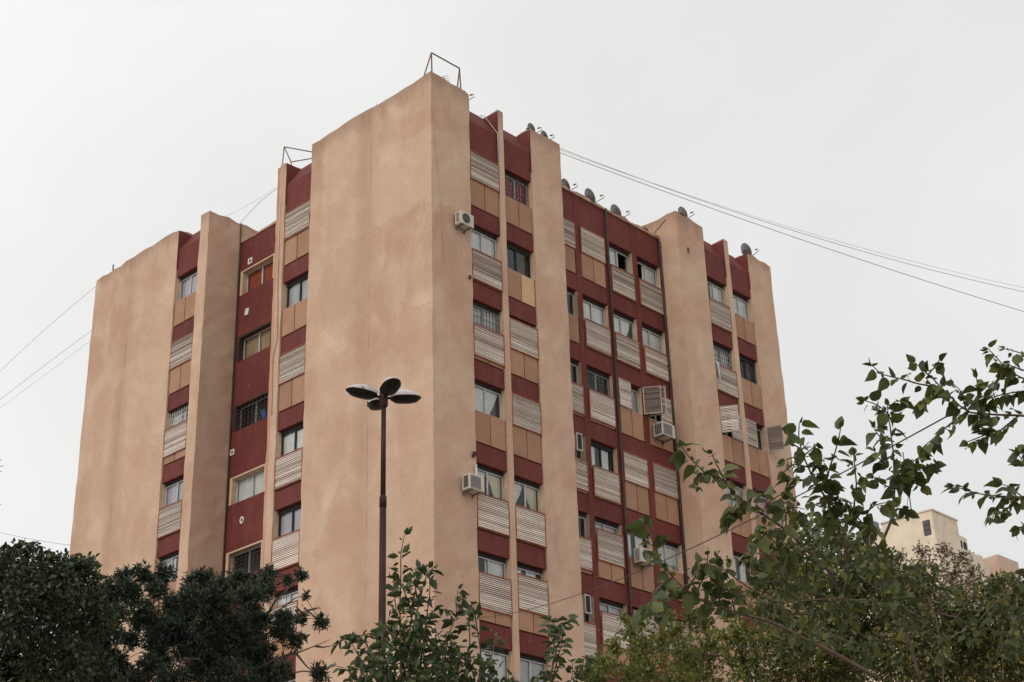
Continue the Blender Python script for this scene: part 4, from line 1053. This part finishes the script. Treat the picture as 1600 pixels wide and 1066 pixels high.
CL_YG = [(-7.80,-13.20,9.01,0.26),(-9.34,-14.63,8.17,0.30),(-9.25,-14.01,8.31,0.22),(-10.40,-14.75,7.71,0.25),(-8.08,-14.06,8.61,0.30),(-8.18,-14.56,8.66,0.25),(-9.21,-15.38,7.94,0.38),(-8.07,-13.73,8.17,0.43),(-9.33,-13.62,7.83,0.33),(-7.17,-14.38,8.99,0.30),(-7.41,-14.65,8.49,0.41),(-9.03,-16.35,8.09,0.34),(-8.63,-16.15,7.78,0.42),(-7.49,-14.39,8.08,0.50),(-8.93,-16.88,7.89,0.39),(-8.53,-16.91,7.54,0.48),(-6.26,-15.77,8.80,0.39),(-6.90,-15.44,9.05,0.28),(-8.41,-16.37,8.88,0.19),(-8.01,-16.49,9.04,0.26),(-8.60,-17.35,8.63,0.31),(-8.22,-17.41,8.32,0.38),(-8.51,-17.64,7.70,0.45),(-6.81,-16.89,7.71,0.49),(-8.80,-13.94,7.80,0.40),(-9.57,-15.38,8.46,0.17),(-7.55,-14.39,9.10,0.21),(-8.06,-15.57,8.75,0.22),(-8.85,-13.93,8.90,0.13),(-8.18,-14.47,7.63,0.56),(-8.63,-16.32,7.13,0.63),(-6.41,-16.22,7.47,0.68),(-7.68,-16.57,9.48,0.22),(-7.23,-16.76,9.30,0.29),(-10.45,-14.38,7.62,0.19),(-9.51,-14.87,8.47,0.17),(-6.98,-17.43,8.11,0.33),(-6.32,-16.86,8.79,0.27)]
CL_BG = [(-8.72,-18.39,8.72,0.31),(-8.20,-18.66,8.87,0.27),(-7.92,-17.97,8.56,0.42),(-8.55,-19.02,8.36,0.34),(-9.38,-19.91,8.08,0.27),(-8.06,-18.91,8.12,0.45),(-7.31,-17.90,8.27,0.49),(-9.19,-20.12,7.55,0.42),(-7.77,-20.11,8.16,0.22),(-7.21,-19.97,8.43,0.12),(-7.60,-20.29,8.15,0.31),(-8.82,-20.42,7.55,0.43),(-7.47,-20.40,8.00,0.41),(-8.63,-20.98,7.79,0.19),(-9.30,-19.71,7.15,0.48),(-8.30,-19.89,7.29,0.50),(-8.46,-20.66,7.19,0.49),(-8.40,-18.66,7.32,0.51),(-7.54,-17.51,7.89,0.43),(-8.87,-19.60,6.78,0.49),(-6.47,-19.19,7.23,0.53),(-7.91,-20.61,6.83,0.49),(-8.01,-17.38,7.33,0.53),(-8.72,-18.00,8.40,0.31),(-8.40,-17.06,9.32,0.28),(-8.38,-16.63,9.10,0.28),(-8.04,-17.28,9.56,0.24),(-9.69,-18.57,8.78,0.24),(-7.98,-17.11,9.07,0.32),(-9.61,-18.87,8.82,0.18),(-7.88,-18.17,9.26,0.21),(-10.40,-18.03,7.88,0.29),(-9.32,-18.31,7.82,0.36),(-10.01,-18.16,7.44,0.39),(-8.15,-18.38,8.74,0.27)]
CL_RB = [(0.20,-14.33,11.84,0.23),(0.87,-14.52,12.05,0.26),(0.47,-15.25,11.76,0.29),(0.96,-15.42,11.68,0.26),(1.57,-14.40,11.86,0.36),(1.20,-15.02,11.49,0.35),(0.65,-14.43,11.66,0.29),(1.61,-15.26,11.52,0.29),(1.95,-14.74,11.35,0.39),(0.59,-14.98,11.02,0.37),(0.02,-14.85,11.01,0.34),(0.02,-14.31,11.49,0.26),(-0.21,-14.24,11.72,0.17),(1.09,-15.65,11.18,0.20)]
def centre(cl):
    a = np.array(cl); return a[:, 0].mean(), a[:, 1].mean(), a[:, 2].min()
def ctree(name, label, cl, *args, **kw):
    cx, cy, cz = centre(cl)
    return clump_tree(name, label, cl, (cx, cy), (cx, cy, cz - .8), *args, **kw)
t_dark = ctree('evergreen_tree', 'dark evergreen tree with tufted foliage below the left facade', CL_DARK, .16, 13000, .10, .22, M_LF_DARK, tuft=10, twigs=TW_DARK)
t_broad = ctree('broadleaf_tree', 'dark broadleaf tree in the lower left corner', CL_BROAD, .15, 7500, .08, .6, M_LF_BROAD, twigs=EDGE)
t_yg = ctree('young_tree', 'yellow green fine leaved tree behind the mulberry branches', CL_YG, .14, 6500, .062, .6, M_LF_YG, tuft=6)
t_bg = ctree('background_tree', 'mid green tree filling the lower right corner', CL_BG, .18, 6500, .075, .6, M_LF_BG)
t_rb = ctree('russet_shrub', 'sparse brownish tree in front of the distant beige building', CL_RB, .10, 3600, .06, .5, M_LF_RB, tuft=5)

# trees whose single leaves can be told apart: shoots carry leaf objects
def leaf_mesh(name, tmpl, width, mat, bend, twist):
    tv, tf = tmpl; v = []
    for x, y, z in tv:
        yy = y * width; zz = z + bend * x * x
        v.append((x, yy * math.cos(twist * x) - zz * math.sin(twist * x) * .3, zz + yy * math.sin(twist * x)))
    me = bpy.data.meshes.new(name); me.from_pydata(v, [], tf)
    me.polygons.foreach_set('use_smooth', [True] * len(me.polygons)); me.materials.append(mat)
    return me
def shoot_tree(name, label, shoots, clumps, size, width, step, mat_one, mat_all, dens, tmpl, base, group, nmax=300, r_tip=.004, r_base=.016, dense_first=None, bark=M_BARKRED, droop=.7, trunk_r=.08, csize=1.0):
    o = thing(name, label, 'tree', (base[0], base[1], 0), group)
    variants = [leaf_mesh('leaf', tmpl, width * random.uniform(.85, 1.15), mat_one, random.uniform(-.45, .1), random.uniform(-.8, .8)) for _ in range(14)]
    fork = base
    tr = MB(); limb_mesh(tr, (base[0], base[1], -.1), base, trunk_r, trunk_r * .6, .04, 8, 10)
    tr.build('trunk', M_BARK, o, True)
    recs = []
    for si, sh in enumerate(shoots):
        pts = [Vector(p) for p in sh]
        Ls = [0.0]
        for i in range(1, len(pts)): Ls.append(Ls[-1] + (pts[i] - pts[i - 1]).length)
        tot = Ls[-1]
        rb = r_base * min(1.0, .35 + tot / 3.0)
        fine = []; fr = []
        def at_(t):
            for i in range(1, len(Ls)):
                if t <= Ls[i] or i == len(Ls) - 1:
                    q = (t - Ls[i - 1]) / max(1e-6, Ls[i] - Ls[i - 1]); return pts[i - 1].lerp(pts[i], min(1, q)), (pts[i] - pts[i - 1]).normalized()
        m = max(4, int(tot / .1))
        for i in range(m + 1):
            p, d = at_(tot * i / m); fine.append(tuple(p + Vector((random.uniform(-1, 1), random.uniform(-1, 1), random.uniform(-1, 1))) * .004)); fr.append(rb + (r_tip - rb) * i / m)
        br = MB().tube(fine, fr, 6).build('branch', bark, o, True)
        t = tot * (.25 if tot > 1.2 else .12); side = 1
        while t < tot:
            p, d = at_(t); side = -side
            s = d.cross(Vector((0, 0, 1))); s = s.normalized() if s.length > .05 else Vector((1, 0, 0))
            a = (d * random.uniform(.1, .7) + s * side * random.uniform(.35, .9) + Vector((random.uniform(-.5, .5), random.uniform(-.5, .5), random.uniform(-droop * 1.3, .15)))).normalized()
            recs.append((p + a * .02, a, size * random.choice([.45, .6, .75, .9, 1.0, 1.1, 1.2, 1.3]), br)); t += step * random.uniform(.6, 1.4)
        p, d = at_(tot)
        for q in range(2):
            a = (d + Vector((random.uniform(-.6, .6), random.uniform(-.6, .6), random.uniform(-.7, .2)))).normalized()
            recs.append((p, a, size * random.uniform(.5, .95), br))
    random.shuffle(recs); recs.sort(key=lambda r: -r[2])
    singles = recs[:nmax]; rest = recs[nmax:]
    for p, a, s, br in singles:
        n = Vector((random.gauss(0, .7), random.gauss(0, .7), .6)); n = (n - a * n.dot(a)).normalized(); b = n.cross(a)
        lo = bpy.data.objects.new('leaf', random.choice(variants))
        Mx = Matrix((a, b, n)).transposed().to_4x4() @ Matrix.Scale(s, 4)
        Mx.translation = p - WORLD[o.name]
        lo.matrix_local = Mx
        COL.objects.link(lo); lo.parent = br
        lo.matrix_local = Mx @ Matrix.Identity(4)
        lo.location = p
    P = np.array([tuple(r[0]) for r in rest]).reshape(-1, 3); A = np.array([tuple(r[1]) for r in rest]).reshape(-1, 3); S = np.array([r[2] for r in rest])
    if clumps:
        p2, a2 = clump_leaves(clumps, dens, size, 0, droop, .45); size = size * csize
        P = np.concatenate([P, p2]); A = np.concatenate([A, a2]); S = np.concatenate([S, size * rng.uniform(.6, 1.2, len(p2))])
        mb = MB()
        branching(mb, base, clumps, trunk_r * .13)
        mb.build('limbs', bark, o, True)
    if len(P):
        N = unit(rng.normal(size=(len(P), 3)) * .8 + np.array([0, 0, .55]))
        leaf_cloud('foliage', P, A, N, S, width, tmpl, mat_all, o)
    return o
def base_of(shoots, dz):
    a = np.array([s[0] for s in shoots]); i = a[:, 2].argmin(); return (a[:, 0].mean(), a[:, 1].mean(), a[:, 2].min() - dz)
shoot_tree('sapling', 'young tree with long pointed leaves at the foot of the lamp pole', SAP, CL_SAP, .115, .52, .036, M_LF_SAPO, M_LF_SAP, 1500, T_SMALL, base_of(SAP, .6), 'trees in front of the building')
shoot_tree('sapling', 'slim leafy shoots below the second pier', SAP2, None, .115, .52, .026, M_LF_SAPO, M_LF_SAP, 0, T_SMALL, base_of(SAP2, .6), 'trees in front of the building')
shoot_tree('mulberry_tree', 'near mulberry tree with large leaves on long branches at the right', MUL, CL_MUL, .108, .72, .026, M_LF_MULO, M_LF_MUL, 2500, T_BIG, (MUL[26][0][0] + .3, MUL[26][0][1] - .2, 3.0), 'trees in front of the building', csize=.8)

# ------------------------------------------------------------------ render settings
scene.render.engine = 'CYCLES'
scene.render.resolution_x = 1024
scene.render.resolution_y = 682
scene.cycles.max_bounces = 8
scene.cycles.transparent_max_bounces = 12
